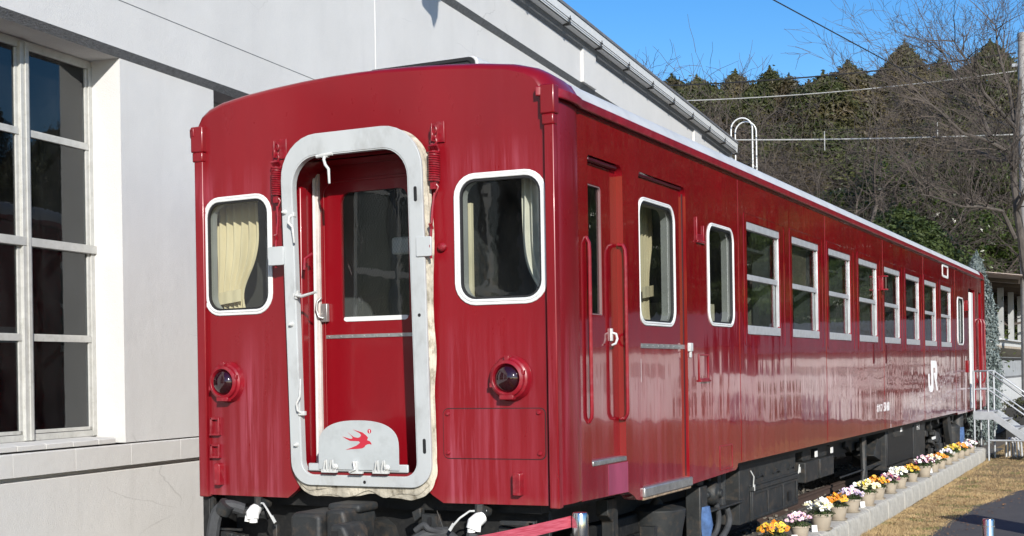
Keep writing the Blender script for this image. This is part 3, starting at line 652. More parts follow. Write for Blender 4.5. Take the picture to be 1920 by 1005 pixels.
# canvas bellows between faceplate and body
m = MB(); GO2 = []
for i in range(len(GO)):
    a_, b2 = Vector(GO[i]), Vector(GO[(i+1) % len(GO)]); n_ = max(1, int((b2-a_).length/.05)); GO2 += [tuple(a_+(b2-a_)*k_/n_) for k_ in range(n_)]
K = len(GO2); sec = 11; vs = []
for j in range(sec):
    t = j/(sec-1)
    for i, (x, z) in enumerate(GO2):
        cx_, cz_ = .041, 2.32; dx, dz = x-cx_, z-cz_; ln = sqrt(dx*dx+dz*dz)
        fp_ = Vector(gf(x, z, .024)); s_ = 1-.035*(1-t) if t > 0 else .965
        wr = .016*sin(t*pi*5+i*.25)+.02*noise.noise(Vector((x*6, z*4, t*5)))
        top_ = max(0, min(1, (z-3.0)/.3)); bulge = (wr+.014+(.008*sin(t*pi) if x > .3 else 0))*(1-.75*top_)+(.02 if z < 1.4 else .008)*noise.noise(Vector((x*14, z*(11 if z < 1.4 else 2), t*9)))
        if z < 1.3: bulge += (.075*sin(t*pi*.9))*max(0, min(1, (1.3-z)/.2))*(1-.65*math.exp(-((x-.1)/.07)**2))+.03*noise.noise(Vector((x*5, 0, t*3)))
        xx = cx_+dx*s_+dx/ln*bulge*1.0; zz = cz_+dz*(s_)+dz/ln*bulge
        if t > .95: xx = cx_+dx*.99; zz = cz_+dz*.985
        yb = fy(xx)-.003; y = fp_.y*(1-t)+yb*t
        vs.append((xx, y, zz))
m.add(vs, [(j*K+i, j*K+(i+1) % K, (j+1)*K+(i+1) % K, (j+1)*K+i) for j in range(sec-1) for i in range(K)])
o = m.build('canvas_bellows', CNV, car, sharp=70)
sb = o.modifiers.new('smooth', 'SUBSURF'); sb.levels = 1; sb.render_levels = 1
# springs with their rods
def spring(cx, x2, ztop_):
    y_ = fy(cx)-.055
    m = MB(); m.box(cx-.005, cx+.055, fy(cx)-.012, fy(cx)+.001, ztop_-.14, ztop_); m.box(cx-.005, cx+.004, y_-.03, fy(cx), ztop_-.14, ztop_-.02); m.build('spring_bracket', RP, car, bevel=.003)
    m = MB()
    for k_ in range(3):
        zc = ztop_-.06-.038*k_; R_ = Matrix.Rotation(pi/2*(k_ % 2), 3, 'Z')
        m.tube([Vector((cx, y_, zc))+R_@Vector((.022*cos(a), 0, .026*sin(a))) for a in [2*pi*i/10 for i in range(10)]], .008, 6, closed=True)
    for k_ in range(5): m.tube([(cx-.03+.015*k_, y_-.02, ztop_-.165), (cx-.03+.015*k_, y_+.02, ztop_-.20), (cx-.03+.015*k_, y_-.01, ztop_-.215)], .009, 6)
    m.build('shackle', RP, car)
    m = MB(); turns = 13; pts = [(cx+.036*cos(2*pi*t/12), y_+.036*sin(2*pi*t/12), ztop_-.20-.20*t/(turns*12)) for t in range(turns*12+1)]
    m.tube(pts, .0068, 6); m.tube([(cx, y_, ztop_-.2), (cx, y_, ztop_-.4)], .022, 8); m.build('coil_spring', RP, car)
    m = MB(); m.obox((cx, y_, ztop_-.425), (.04, .04, .06)); m.tube([(cx-.03, y_, ztop_-.44), (cx, y_-.01, ztop_-.40), (cx+.03, y_, ztop_-.44), (cx, y_, ztop_-.50)], .007, 6)
    m.tube([(cx, y_, ztop_-.48), (x2, y_-.02, ztop_-.58), (x2, y_-.06, 2.70), (x2, y_-.05, 2.62)], .009, 8); m.tube([(x2, y_-.035, ztop_-.72), (x2, y_-.055, 2.85)], .014, 8)
    m.build('tension_rod', RP, car)
    m = MB(); m.lathe([(.03, 0), (.03, -.02), (.018, -.035), (0, -.036)], (x2+.03 if cx > 0 else x2-.03, fy(.66), 2.70), 'Y', 12); m.build('anchor_bolt', RP, car)
spring(-.615, -.595, 3.535); spring(.66, .655, 3.535)
# headboard with swallow
m = MB(); sp_ = []
yS = -.135
sfx = lambda u, v, w_: (u, yS+w_, v)
bx0, bx1, bz0 = -.275, .372, 1.215
arc = []
for i in range(25):
    a = pi*i/24; cx_ = (bx0+bx1)/2; arc.append((cx_+(bx1-bx0)/2*math.copysign(abs(cos(a))**.82, cos(a)), 1.36+.192*abs(sin(a))**.72))
hb = [(bx1, bz0)]+arc+[(bx0, bz0)]
m.prism(hb, sfx, 0, .006); hbo = m.build('headboard', mat('headboard_grey', (.40, .425, .43), .5, var=.06, vs=4, dirt=(.28, .29, .29), dirtamt=.4), car, bevel=.0015)
def sw(p):  # drawing units read off the plate, 1 unit = .47 mm
    return [(bx0+(u-138)*.000646, 1.553-(v-122)*.000562) for u, v in p]
body = sw([(580, 233), (640, 252), (700, 270), (745, 305), (768, 330), (755, 362), (790, 375), (808, 400), (808, 418), (790, 408), (762, 412), (735, 425), (720, 448), (690, 462), (640, 468), (560, 474), (484, 482), (560, 455), (620, 430), (655, 405), (668, 390), (650, 375), (600, 375), (540, 372), (495, 350), (445, 320), (500, 335), (548, 348), (572, 345), (575, 330), (550, 300), (514, 268), (555, 300), (590, 325), (640, 335), (670, 325), (682, 300), (665, 278), (620, 255)])
m = MB(); m.prism(body, sfx, -.0012, .001); m.prism(sw([(785+23*cos(2*pi*i/16), 254+27*sin(2*pi*i/16)) for i in range(16)]), sfx, -.0012, .001)
m.build('swallow_emblem', mat('emblem_red', (.45, .02, .04), .5, var=.03), hbo, smooth=False)
m = MB(); m.prism(sw([(778, 240), (788, 236), (791, 272), (785, 272), (784, 246)]), sfx, -.002, -.001); m.build('emblem_figure', LET, hbo, smooth=False)
m = MB(); m.box(-.37, .435, -.125, -.105, 1.20, 1.255); m.build('headboard_rail', GRY, car, bevel=.008)
m = MB(); m.box(-.40, .46, -.10, -.05, 1.17, 1.20); m.build('gangway_sill', RD, car)
for cx_ in (-.20, .215):
    m = MB()
    for k_ in (0, .052):
        m.tube([(cx_+k_-.022, yS-.02, 1.205), (cx_+k_, yS-.035, 1.28), (cx_+k_+.012, yS-.035, 1.285), (cx_+k_+.006, yS-.02, 1.21)], .0075, 6)
    m.lathe([(.022, 0), (.022, -.012), (.014, -.014), (.013, -.024), (0, -.025)], (cx_+.075, yS-.012, 1.235), 'Y', 12); m.obox((cx_+.02, yS-.008, 1.205), (.12, .03, .022))
    m.build('headboard_clamp', LGR, car, bevel=.002)
m = MB(); m.obox((.035, yS-.012, 1.24), (.035, .022, .075)); m.tube([(.03, yS-.03, 1.275), (.045, yS-.035, 1.22), (-.005, yS-.03, 1.20)], .009, 6); m.obox((.04, yS-.01, 1.198), (.1, .03, .016)); m.build('headboard_catch', LGR, car, bevel=.002)
# roof ventilator
m = MB(); vp = rrect(-.5, .46, 3.9, 4.205, (.05, .05, .01, .01), 4); m.prism(vp, lambda u, v, w_: (u, w_, v), .92, 2.1); vt = m.build('roof_ventilator', ROOF, car, bevel=.01)
m = MB(); m.ring(rrect(-.48, .44, 3.91, 4.195, (.045, .045, .01, .01), 4), rrect(-.455, .415, 3.93, 4.17, (.035, .035, .01, .01), 4), lambda u, v, w_: (u, w_, v), .90, .925); m.build('ventilator_rim', RUB, vt)
m = MB(); m.prism(rrect(-.46, .42, 3.92, 4.175, .03, 3), lambda u, v, w_: (u, w_, v), .915, .922); m.build('ventilator_grille', DGR, vt)
for y in (4.5, 8.2, 12, 15.8, 19):
    m = MB(); m.lathe([(.22, 0), (.22, .05), (.17, .09), (0, .1)], (0, y, 3.93), 'Z', 16); m.build('roof_vent', ROOF, car)

# ---------------- inside the carriage
m = MB(); m.box(-1.34, 1.34, .3, L-.3, 1.08, 1.12); m.build('floor', IND, car)
m = MB(); m.box(-1.33, 1.33, .3, L-.3, 3.42, 3.45); m.build('ceiling', INT, car)
for y in (1.42, 4.18, 17.62, 19.2):
    m = MB(); m.panel([(-1.33, 1.12), (1.33, 1.12), (1.33, 3.42), (-1.33, 3.42)], [rrect(-.35, .35, 1.15, 3.1, .02, 2)], lambda u, v, w_: (u, y+w_, v), 0, .04); m.build('bulkhead', INT if y > 1.5 else mat('vestibule_grey', (.10, .105, .11), .6), car)
m = MB(); m.box(-1.30, -.7, .35, .60, 1.12, 2.15); m.box(.62, .66, .35, 1.4, 1.12, 3.4); m.build('crew_desk', DGR, car)
m = MB(); m.box(-.98, -.93, .25, .32, 2.3, 2.9); m.box(-.83, -.80, .3, .36, 2.3, 3.1); m.build('brake_stand', WHT, car)
st = MB(); st.box(.45, 1.3, 0, .42, 1.45, 1.6); st.box(.45, 1.3, .42, .52, 1.45, 2.25); st.box(.45, 1.3, .52, .94, 1.45, 1.6)
s0 = st.build('seat', SEAT, car, bevel=.03); s0.location = (0, Y0-.18, 0)
for i in range(8):
    for sx in (0, -1.75):
        if i == 0 and sx == 0: continue
        c_ = dup(s0, car); c_.location = (sx, Y0-.18+PW*i, 0)
m = MB()
for sx in (-1, 1): m.box(sx*1.30, sx*.95, 4.3, 17.5, 3.02, 3.045)
m.build('luggage_rack', STL, car)
m = MB(); m.box(.9, 1.28, 3.2, 3.9, 1.15, 2.45); m.build('cupboard', CRM, car)
o = MB().box(W-.30, W-.13, 4.45, 4.95, 2.15, 2.55).build('cream_box', CRM); tag(o, 'cream box standing inside the first big sash window', 'box')
o = MB().box(W-.28, W-.16, 6.08, 6.16, 2.28, 2.36).build('yellow_tin', mat('yellow_tin', (.65, .38, .05), .5)); tag(o, 'small yellow tin on the sill of the second sash window', 'tin')
tb = thing('folding_table', 'dark folding table leaf behind the first big sash window', 'table'); MB().bar((W-.2, 4.45, 2.33), (W-.2, 5.2, 2.62), .25, .03).build('table_leaf', RUB, tb)
m = MB(); m.box(W-.13, W-.122, 6.06, 7.1, 2.76, 3.17); m.build('roller_blind', mat('buff_blind', (.38, .32, .22), .9), car)

# curtains
def curtain(fn, x0, x1, z0, z1, tie_z, pinch, side, name, label, mt, folds=7):
    m = MB(); nu, nv = 60, 30; vs = []
    for j in range(nv+1):
        v = j/nv; z = z1+(z0-z1)*v
        dz = (z-tie_z)/(z1-z0); s_ = 1-pinch*math.exp(-(dz/(.22 if dz > 0 else .3))**2)
        for i in range(nu+1):
            u = i/nu; xx = x0+(x1-x0)*u if side == 0 else 0
            if side < 0: xx = x0+(x1-x0)*u*s_
            elif side > 0: xx = x1-(x1-x0)*(1-u)*s_
            else: c_ = (x0+x1)/2; xx = c_+(xx-c_)*s_
            amp = .022*(s_*.6+.4); w_ = amp*sin(u*folds*2*pi+.6*sin(v*3+u*4))+.012*noise.noise(Vector((u*5, v*4, x0*3)))
            zt = 0
            if v < .08: zt = .03*sin(u*folds*2*pi)*(1-v/.08)
            vs.append(fn(xx, z+zt, w_))
    k = nu+1; m.add(vs, [(j*k+i, j*k+i+1, (j+1)*k+i+1, (j+1)*k+i) for j in range(nv) for i in range(nu)])
    t = thing(name, label, 'curtain'); m.build('cloth', mt, t, sharp=80)
    if pinch > .2:
        m = MB(); s_ = 1-pinch; a_ = x0 if side < 0 else (x1-(x1-x0)*s_ if side > 0 else (x0+x1)/2-(x1-x0)/2*s_); b2 = a_+(x1-x0)*s_
        for q0 in (0,):
            vs = []
            for i in range(13):
                u = i/12; xx = a_-.01+(b2-a_+.02)*u
                for zz in (-.045, .045): vs.append(fn(xx, tie_z+zz+.03*(u-.5), -.055+.004*sin(i*1.7)))
            m.add(vs, [(2*i, 2*i+1, 2*i+3, 2*i+2) for i in range(12)])
        m.build('tie_band', mt, t)
    return t
curtain(lambda u, v, w_: (u, .20+w_, v), -1.40, -1.0, 2.20, 3.25, 2.45, .38, -1, 'window_curtain', 'cream curtain tied back behind the left end window of the carriage', CURT, 6)
curtain(lambda u, v, w_: (u, .16+w_, v), 1.17, 1.42, 2.20, 3.25, 2.25, .75, 1, 'window_curtain', 'pale curtain gathered at the right edge of the right end window', CURW, 5)
curtain(lambda u, v, w_: (W-.30-w_, u, v), 2.22, 2.62, 2.08, 3.25, 2.50, .38, 0, 'window_curtain', 'beige curtain tied with a band behind the side door window', CURT, 6)
m = MB(); m.box(.80, .825, .10, .13, 2.35, 3.0); m.build('inner_window_stile', CRM, car)

# ---------------- below the body
UB = MB(); UB.box(-1.3, 1.3, .12, L-.12, .93, 1.07); UB.box(-1.0, -.85, .3, L-.3, .7, .95); UB.box(.85, 1.0, .3, L-.3, .7, .95); UB.build('underframe', BLK, car)
m = MB(); m.box(-1.42, -1.36, .02, .5, .15, .985); m.build('side_plate', BLK, car, bevel=.004)
m = MB(); m.box(-1.36, -1.33, .03, .06, .15, .98); m.box(-1.33, -1.1, .05, .07, .735, .75); m.build('drain_pipe', DGR, car)
m = MB(); m.box(-1.3, 1.3, .25, .29, .55, .95); m.build('buffer_beam', BLK, car, bevel=.01)
# coupler
cp = MB(); cp.prism([(-.26, .35), (-.26, .93), (-.22, .955), (-.06, .95), (-.02, .93), (-.02, .35)], lambda u, v, w_: (u+.0, w_, v), -.50, -.12)
cp.prism([(-.02, .97), (.12, .975), (.14, .9), (.10, .62), (-.02, .60)], lambda u, v, w_: (u, w_, v), -.44, -.05)
cp.prism([(.14, .90), (.24, .90), (.27, .84), (.30, .60), (.24, .38), (.12, .38), (.10, .62)], lambda u, v, w_: (u, w_, v), -.62, -.35)
cp.tube([(0, -.1, .72), (0, .6, .72)], .13, 10); cp.box(-.10, .16, -.3, -.05, .94, 1.0)
cpo = cp.build('coupler', DGR, car, bevel=.025, seg=3)
m = MB(); m.prism([(.155, .86), (.205, .86), (.215, .60), (.17, .52)], lambda u, v, w_: (u, w_, v), -.625, -.60); m.build('coupler_slot', RUB, cpo)
m = MB(); m.prism([(.26, .84), (.46, .66), (.46, .62), (.28, .62)], lambda u, v, w_: (u, w_, v), -.5, -.42); m.box(.25, .75, -.2, -.1, .60, .66); m.build('uncoupling_guard', DGR, cpo, bevel=.01)
m = MB(); m.lathe([(.055, 0), (.055, .35)], (-.35, -.12, .3), 'Z', 10); m.box(-.34, -.25, -.2, -.1, .86, .92); m.build('coupler_guide', DGR, car, bevel=.01)
m = MB(); m.box(.47, .60, -.02, .02, .70, .92); m.prism([(.40, .93), (.47, .96), (.47, .90), (.42, .86)], lambda u, v, w_: (u, w_, v), -.03, .03); m.prism([(.60, .92), (.66, .78), (.60, .72)], lambda u, v, w_: (u, w_, v), -.02, .01); m.build('jumper_bracket', DGR, car, bevel=.006)
m = MB(); m.prism(rrect(.525, .55, .84, .90, .01, 3), lambda u, v, w_: (u, w_, v), -.028, -.02); m.build('bracket_slot', RUB, car)
def hose(pts, r, name='air_hose', mt=HOS, **k):
    P = [Vector(p) for p in pts]; out = []
    for i in range(len(P)-1):
        p0 = P[max(0, i-1)]; p1 = P[i]; p2 = P[i+1]; p3 = P[min(len(P)-1, i+2)]
        for s_ in range(6):
            t = s_/6; out.append(.5*((2*p1)+(-p0+p2)*t+(2*p0-5*p1+4*p2-p3)*t*t+(-p0+3*p1-3*p2+p3)*t**3))
    out.append(P[-1]); m = MB(); m.tube(out, r, 10); return m.build(name, mt, car)
hose([(-1.02, -.02, .90), (-1.10, -.10, .93), (-1.17, -.14, .86), (-1.20, -.16, .60), (-1.22, -.16, .2)], .047)
m = MB(); m.lathe([(.06, 0), (.06, .08)], (-1.13, -.12, .89), 'Z', 12, rot=Matrix.Rotation(.7, 3, 'Y')); m.tube([(-1.05, -.02, .88), (-.84, .02, .87)], .042, 8); m.build('hose_collar', DGR, car)
def cock(cx, sgn):
    m = MB(); m.tube([(cx-.02*sgn, -.05, .915), (cx-.01*sgn, -.08, .905), (cx, -.12, .885), (cx+.01*sgn, -.13, .845)], [.04, .046, .048, .042], 14); m.tube([(cx-.035*sgn, -.13, .87), (cx-.035*sgn, -.14, .83)], .018, 10); m.tube([(cx+.015*sgn, -.13, .85), (cx+.015*sgn, -.13, .825)], .030, 12)
    m.build('angle_cock', WPL, car, sharp=60)
    m = MB(); m.tube([(cx-.04*sgn, -.02, .955), (cx+.06*sgn, -.07, .955), (cx+.12*sgn, -.10, .91), (cx+.16*sgn, -.11, .865)], [.008, .007, .007, .008], 8); m.obox((cx+.175*sgn, -.11, .850), (.02, .009, .055), Matrix.Rotation(-.6*sgn, 3, 'Y')); m.build('cock_handle', LGR, car)
    m = MB(); m.tube([(cx, .05, .95), (cx, -.04, .94)], .045, 12); m.tube([(cx, -.05, 1.0), (cx, -.05, .93)], .03, 10); m.build('cock_body', DGR, car)
cock(-.86, 1); cock(.93, -1)
hose([(.93, -.15, .82), (.92, -.17, .72), (.88, -.18, .55), (.84, -.2, .2)], .04)
hose([(.66, .0, .80), (.56, -.12, .79), (.45, -.2, .72), (.2, -.3, .62), (-.1, -.4, .55), (-.6, -.3, .5)], .04)
hose([(.66, .02, .79), (.78, -.05, .73), (.86, -.08, .60), (.9, -.1, .3)], .028)
hose([(.64, -.1, .74), (.66, -.12, .6), (.7, -.12, .4)], .022)
hose([(.50, -.15, .82), (.56, -.14, .86), (.6, -.13, .83), (.66, -.02, .80)], .02)
hose([(-.45, -.1, .5), (-.6, -.2, .45), (-.75, -.15, .5), (-.8, 0, .7)], .03)
m = MB()
for i in range(14):
    x, z = -1.12+hsh(i)*.22, .48+hsh(i, 1)*.24; m.obox((x, -.06-hsh(i, 2)*.1, z), (.05+.08*hsh(i, 3), .06, .04+.07*hsh(i, 4)), Matrix.Rotation(hsh(i, 5)*2, 3, 'Y')); m.build('cable_clamp', DGR, car, bevel=.006); m = MB()
for i in range(10):
    x, z = .98+hsh(i, 6)*.3, .55+hsh(i, 7)*.25; m.obox((x, .1-hsh(i, 2)*.1, z), (.05+.06*hsh(i, 3), .06, .04+.07*hsh(i, 4)), Matrix.Rotation(hsh(i, 5)*2, 3, 'Y')); m.build('cable_clamp', DGR, car, bevel=.006); m = MB()
m.box(-.8, -.45, .0, .04, .62, .66); m.box(-.78, -.74, 0, .04, .62, .8); m.build('cable_tray', DGR, car, bevel=.006); m = MB(); m.box(1.05, 1.30, .0, .04, .86, .89); m.box(1.26, 1.30, 0, .04, .4, .89)
m.build('hook_bracket', DGR, car, bevel=.006)
# bogies
def bogie(yc, tagn):
    m = MB()
    for sx in (-1, 1):
        X = sx*.98
        m.box(X-.06, X+.06, yc-1.35, yc+1.35, .52, .68); m.box(X-.07, X+.07, yc-.5, yc+.5, .40, .52)
        for s_ in (-1, 1):
            ya = yc+s_*1.05; m.box(X-.10, X+.10, ya-.16, ya+.16, .30, .56); m.lathe([(.11, -.06*1), (.11, .06)], (X+sx*.10, ya, .43), 'X', 18)
            m.tube([(X, ya-.26, .34), (X, ya-.26, .60)], .07, 12); m.tube([(X, ya+.26, .34), (X, ya+.26, .60)], .07, 12)
    m.box(-1.0, 1.0, yc-.2, yc+.2, .45, .65)
    bo = m.build('bogie', BLK, car, bevel=.012)
    for s_ in (-1, 1):
        m = MB()
        for sx in (-1, 1): m.lathe([(.06, -.07), (.40, -.065), (.43, -.07), (.46, -.06), (.46, -.045), (.43, -.03), (.43, .06), (.36, .065), (.34, .03), (.12, .03), (.1, .07)], (sx*.56, yc+s_*1.05, .57), 'X', 40)
        m.lathe([(.07, -.6), (.07, .6)], (0, yc+s_*1.05, .57), 'X', 16); m.build('wheelset', DGR, bo)
    return bo
bogie(2.75, 0); bogie(19.0, 1)
# things hanging by the near bogie
m = MB(); m.lathe([(.20, .30), (.215, .42), (.24, .55), (.245, .60), (.225, .612), (.17, .625), (.06, .64), (.02, .70), (0, .70)], (1.12, 2.75, .10), 'Z', 28); m.build('air_spring', DGR, car, bevel=.004)
m = MB(); m.prism([(-.10, .90), (.06, .90), (.10, .78), (.10, .25), (0, .25), (0, .72), (-.10, .78)], lambda u, v, w_: (1.22, 1.55+u, v) if w_ == 0 else (1.12, 1.55+u, v), 0, 1); m.build('lifting_bracket', DGR, car, bevel=.008)
m = MB(); m.obox((1.16, 1.35, .945), (.10, .20, .07)); m.build('foil_wrapped_joint', mat('foil', (.5, .5, .48), .25, .9, var=.3, vs=30, bump=.02, bs=30), car, bevel=.02)
m = MB(); m.tube([(1.28, .85, .30), (1.28, 2.3, .34)], .02, 8); m.box(1.2, 1.32, 2.15, 2.22, .1, .62); m.build('brake_rod', DGR, car)
m = MB(); m.box(1.18, 1.32, 3.30, 3.50, .32, .84); m.box(1.20, 1.30, 3.32, 3.46, .84, .90); m.build('damper_cover', DGR, car, bevel=.012)
m = MB()
rgj = random.Random(5)
for j in range(9):
    pass
pts = [(1.27, 3.42, .66), (1.27, 3.42, .62), (1.28, 3.42, .5), (1.27, 3.41, .38), (1.28, 3.42, .26)]
m.tube(pts, [.085, .10, .105, .10, .09], 14); jb = m.build('cloth_wrap', JEAN, car)
for v_ in jb.data.vertices: v_.co += Vector((noise.noise(v_.co*9), noise.noise(v_.co*9+Vector((3, 3, 3))), 0))*.03
m = MB(); m.lathe([(.02, .10), (.035, .10), (.04, .07), (.085, .06), (.105, .03), (.105, -.06), (.08, -.1)], (1.24, 3.86, .735), 'X', 28); m.tube([(1.2, 3.86, .84), (1.2, 3.92, .93), (1.2, 4.1, .93)], .03, 8); m.tube([(1.24, 3.68, .73), (1.24, 4.12, .73)], .03, 10); m.box(1.12, 1.3, 3.65, 4.65, .58, .60); m.tube([(1.22, 4.20, .93), (1.22, 4.20, .55)], .045, 10); m.box(1.15, 1.25, 4.02, 4.12, .6, .98)
m.build('brake_valve', DGR, car, bevel=.006)
hose([(1.26, 3.92, .63), (1.27, 3.96, .5), (1.25, 3.90, .36), (1.2, 3.6, .28)], .026); hose([(1.24, 4.3, .56), (1.26, 4.3, .42), (1.24, 4.05, .28), (1.2, 3.6, .24)], .03)
m = MB(); m.tube([(1.25, 4.0, .985), (1.25, 4.32, .985)], .05, 14); m.build('reservoir_pipe', HOS, car)
# battery box
m = MB(); m.box(.82, 1.27, 4.62, 6.72, .36, .97); m.box(1.25, 1.305, 4.95, 6.74, .655, .70); m.box(1.27, 1.285, 4.95, 6.72, .36, .655)
for y in (4.97, 5.52, 6.1, 6.66): m.box(1.285, 1.297, y, y+.05, .37, .65)
for z in (.37, .62): m.box(1.285, 1.295, 4.97, 6.7, z, z+.03)
m.box(1.27, 1.283, 4.93, 6.75, .70, .72)
bb = m.build('battery_box', DGR, car, bevel=.008)
m = MB()
for y in (5.3, 5.9, 6.5): m = MB(); m.tube([(1.28, y-.12, .77), (1.30, y, .80), (1.28, y+.12, .77)], .008, 6); m.obox((1.28, y, .805), (.02, .05, .03)); m.build('box_latch', DGR, bb)
MB().box(1.296, 1.30, 6.30, 6.42, .44, .54).build('box_label', BLK, bb)
m = MB(); m.tube([(1.30, 4.98, .70), (1.31, 4.97, .80), (1.29, 4.93, .86)], .006, 6); m.tube([(1.30, 6.72, .70), (1.31, 6.73, .80)], .006, 6); m.obox((1.30, 5.0, .69), (.02, .02, .06)); m.obox((1.31, 6.74, .74), (.02, .02, .06)); m.build('box_clip', LGR, bb)
for y0_, y1_ in ((7.12, 7.72), (7.82, 8.5)):
    m = MB(); m.box(1.02, 1.28, y0_, y1_, .56, .79); m.prism(rrect(y0_+.1, y1_-.1, .79, .93, .05, 3), lambda u, v, w_: (w_, u, v), 1.08, 1.22); m.tube([(1.15, (y0_+y1_)/2, .79), (1.15, (y0_+y1_)/2, 1.0)], .02, 6); m.build('fuse_box', DGR, car, bevel=.02)
    m = MB(); m.obox((1.285, y1_-.12, .86), (.01, .10, .07)); m.build('paper_label', WPL, car)
m = MB(); m.tube([(1.2, 9.2, .46), (1.2, 11.8, .46)], .012, 6); m.tube([(1.2, 10.55, .98), (1.2, 10.6, .46), (1.2, 10.5, .3)], [.05, .04, .03], 8); m.tube([(1.2, 10.7, .5), (1.2, 10.72, .25)], .03, 8); m.build('brake_rigging', DGR, car)
m = MB(); m.box(.75, 1.27, 11.95, 15.0, .40, .985); m.build('generator_cabinet', BLK, car, bevel=.02)
m = MB(); m.box(1.0, 1.285, 14.0, 15.05, .385, .985); o = m.build('generator_end_cabinet', DGR, car, bevel=.02)
MB().box(.9, 1.27, 11.8, 11.86, .36, .95).build('cabinet_bracket', DGR, car, bevel=.01); MB().prism([(11.3, .6), (11.8, .5), (11.8, .8), (11.6, .83)], lambda u, v, w_: (w_, u, v), .9, 1.2).build('fan_duct', DGR, car, bevel=.01); MB().box(1.1, 1.28, 12.4, 13.2, .80, .96).build('junction_box', DGR, car, bevel=.01)
m = MB()
for i in range(18): MB().box(.95, 1.24, 12+.11*i, 12.04+.11*i, .34, .40).build('cooling_fin', DGR, car)
text('H-3', .16, car, (1.29, 14.25, .83), (pi/2, 0, pi/2), 'cabinet_lettering', WPL)
m = MB(); m.obox((1.29, 15.9, .62), (.01, .35, .045)); m.obox((1.29, 12.9, .90), (.01, .12, .06)); m.build('paper_label', WPL, car)
rg2 = random.Random(11); m = MB()
for i in range(46):
    y = rg2.uniform(15.3, 20.8); z = rg2.uniform(.35, .95); m = MB(); m.obox((1.22+rg2.uniform(-.1, .05), y, z), (.08, rg2.uniform(.06, .35), rg2.uniform(.05, .2)), Matrix.Rotation(rg2.uniform(-.5, .5), 3, 'X')); m.build('brake_gear', DGR, car, bevel=.01)
m = MB()
for i in range(24):
    y = rg2.uniform(8.6, 11.6); m = MB(); m.obox((1.0+rg2.uniform(-.3, .1), y, rg2.uniform(.7, .95)), (.08, rg2.uniform(.1, .4), rg2.uniform(.04, .12)), Matrix.Rotation(rg2.uniform(-.4, .4), 3, 'X')); m.build('pipework', BLK, car, bevel=.01)
m = MB(); m.prism([(17.4, .95), (17.7, .95), (18.0, .40), (17.8, .35), (17.5, .7)], lambda u, v, w_: (w_, u, v), 1.2, 1.3); m.build('bolster_frame', DGR, car, bevel=.01); m = MB(); m.lathe([(.19, 0), (.2, .3), (.15, .34), (0, .35)], (1.15, 18.6, .4), 'Z', 16); m.build('air_spring', DGR, car, bevel=.01)
m = MB(); m.lathe([(.12, .25), (.13, .85), (.10, .90), (0, .91)], (1.22, 19.05, .05), 'Z', 16); m.build('far_damper', DGR, car); m = MB(); m.lathe([(.125, .25), (.14, .45), (.132, .62)], (1.225, 19.05, .05), 'Z', 14); m.build('cloth_wrap', JEAN, car)

# ================================================================== THE WAREHOUSE
bl = thing('warehouse', 'long white rendered building with steel windows and overhanging roof', 'building', (-3.3, 0, 0), radians(5.87))
bf = lambda y, z, w_: (w_, y, z)
BAY = 4.55; A1 = 1.413; A0 = 2.912-BAY    # window opening spans A0..A1, repeats every BAY
bays = [k_ for k_ in range(-3, 6)]
END = 28.3; ST = -16
m = MB()
holes = [[(A0+BAY*k_, 1.285), (A1+BAY*k_, 1.285), (A1+BAY*k_, 4.75), (A0+BAY*k_, 4.75)] for k_ in bays]
m.panel([(ST, 1.285), (END, 1.285), (END, 4.752), (ST, 4.752)], holes, bf, 0, -.42); m.build('pier_wall', STU, bl, smooth=False)
m = MB(); m.box(-.42, -.012, ST, END, -.1, 1.04); m.box(-.42, -.07, ST, END, 1.04, 1.075)
m.build('base_wall', STU2, bl, bevel=.006)
# sill course in separate lengths, joints open
sc = MB(); sc.prism([(-.30, 1.08), (.0, 1.08), (.0, 1.262), (-.008, 1.272), (-.30, 1.283)], lambda u, v, w_: (u, w_, v), 0, .758)
s0 = sc.build('sill_block', STU2, bl, bevel=.002)
nb = int((END-ST)/.76)
for i in range(nb):
    s_ = s0 if i == 0 else dup(s0, bl); s_.location = (.010+.002*hsh(i, 3), ST+.76*i, 0)
for k_ in bays:
    m = MB()
    n_ = 9; wd_ = (A1-A0)/n_
    for i in range(n_): m.prism([(-.36, 1.284), (-.03, 1.284), (-.03, 1.325), (-.05, 1.335), (-.36, 1.345)], lambda u, v, w_: (u, w_, v), A0+BAY*k_+wd_*i+.004+(.0 if i else -.0), A0+BAY*k_+wd_*(i+1)-.002-(.1 if i == n_-1 else 0))
    m.build('window_sill', STU2, bl, bevel=.003)
m = MB(); m.prism([(-.42, 4.752), (0, 4.752), (.06, 4.812), (.06, 7.09), (-.42, 7.09)], lambda u, v, w_: (u, w_, v), ST, END); m.build('spandrel_wall', STU, bl, smooth=False)
m = MB(); m.prism([(-.42, 7.092), (.06, 7.092), (.14, 7.17), (.14, 8.1), (-.42, 8.1)], lambda u, v, w_: (u, w_, v), ST, END); m.build('upper_wall', STU, bl, smooth=False)
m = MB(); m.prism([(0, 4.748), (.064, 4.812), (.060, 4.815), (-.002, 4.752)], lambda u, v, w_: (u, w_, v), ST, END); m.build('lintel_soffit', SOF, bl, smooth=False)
m = MB(); m.prism([(.058, 7.088), (.144, 7.17), (.140, 7.173), (.056, 7.092)], lambda u, v, w_: (u, w_, v), ST, END); m.build('band_soffit', SOF, bl, smooth=False)
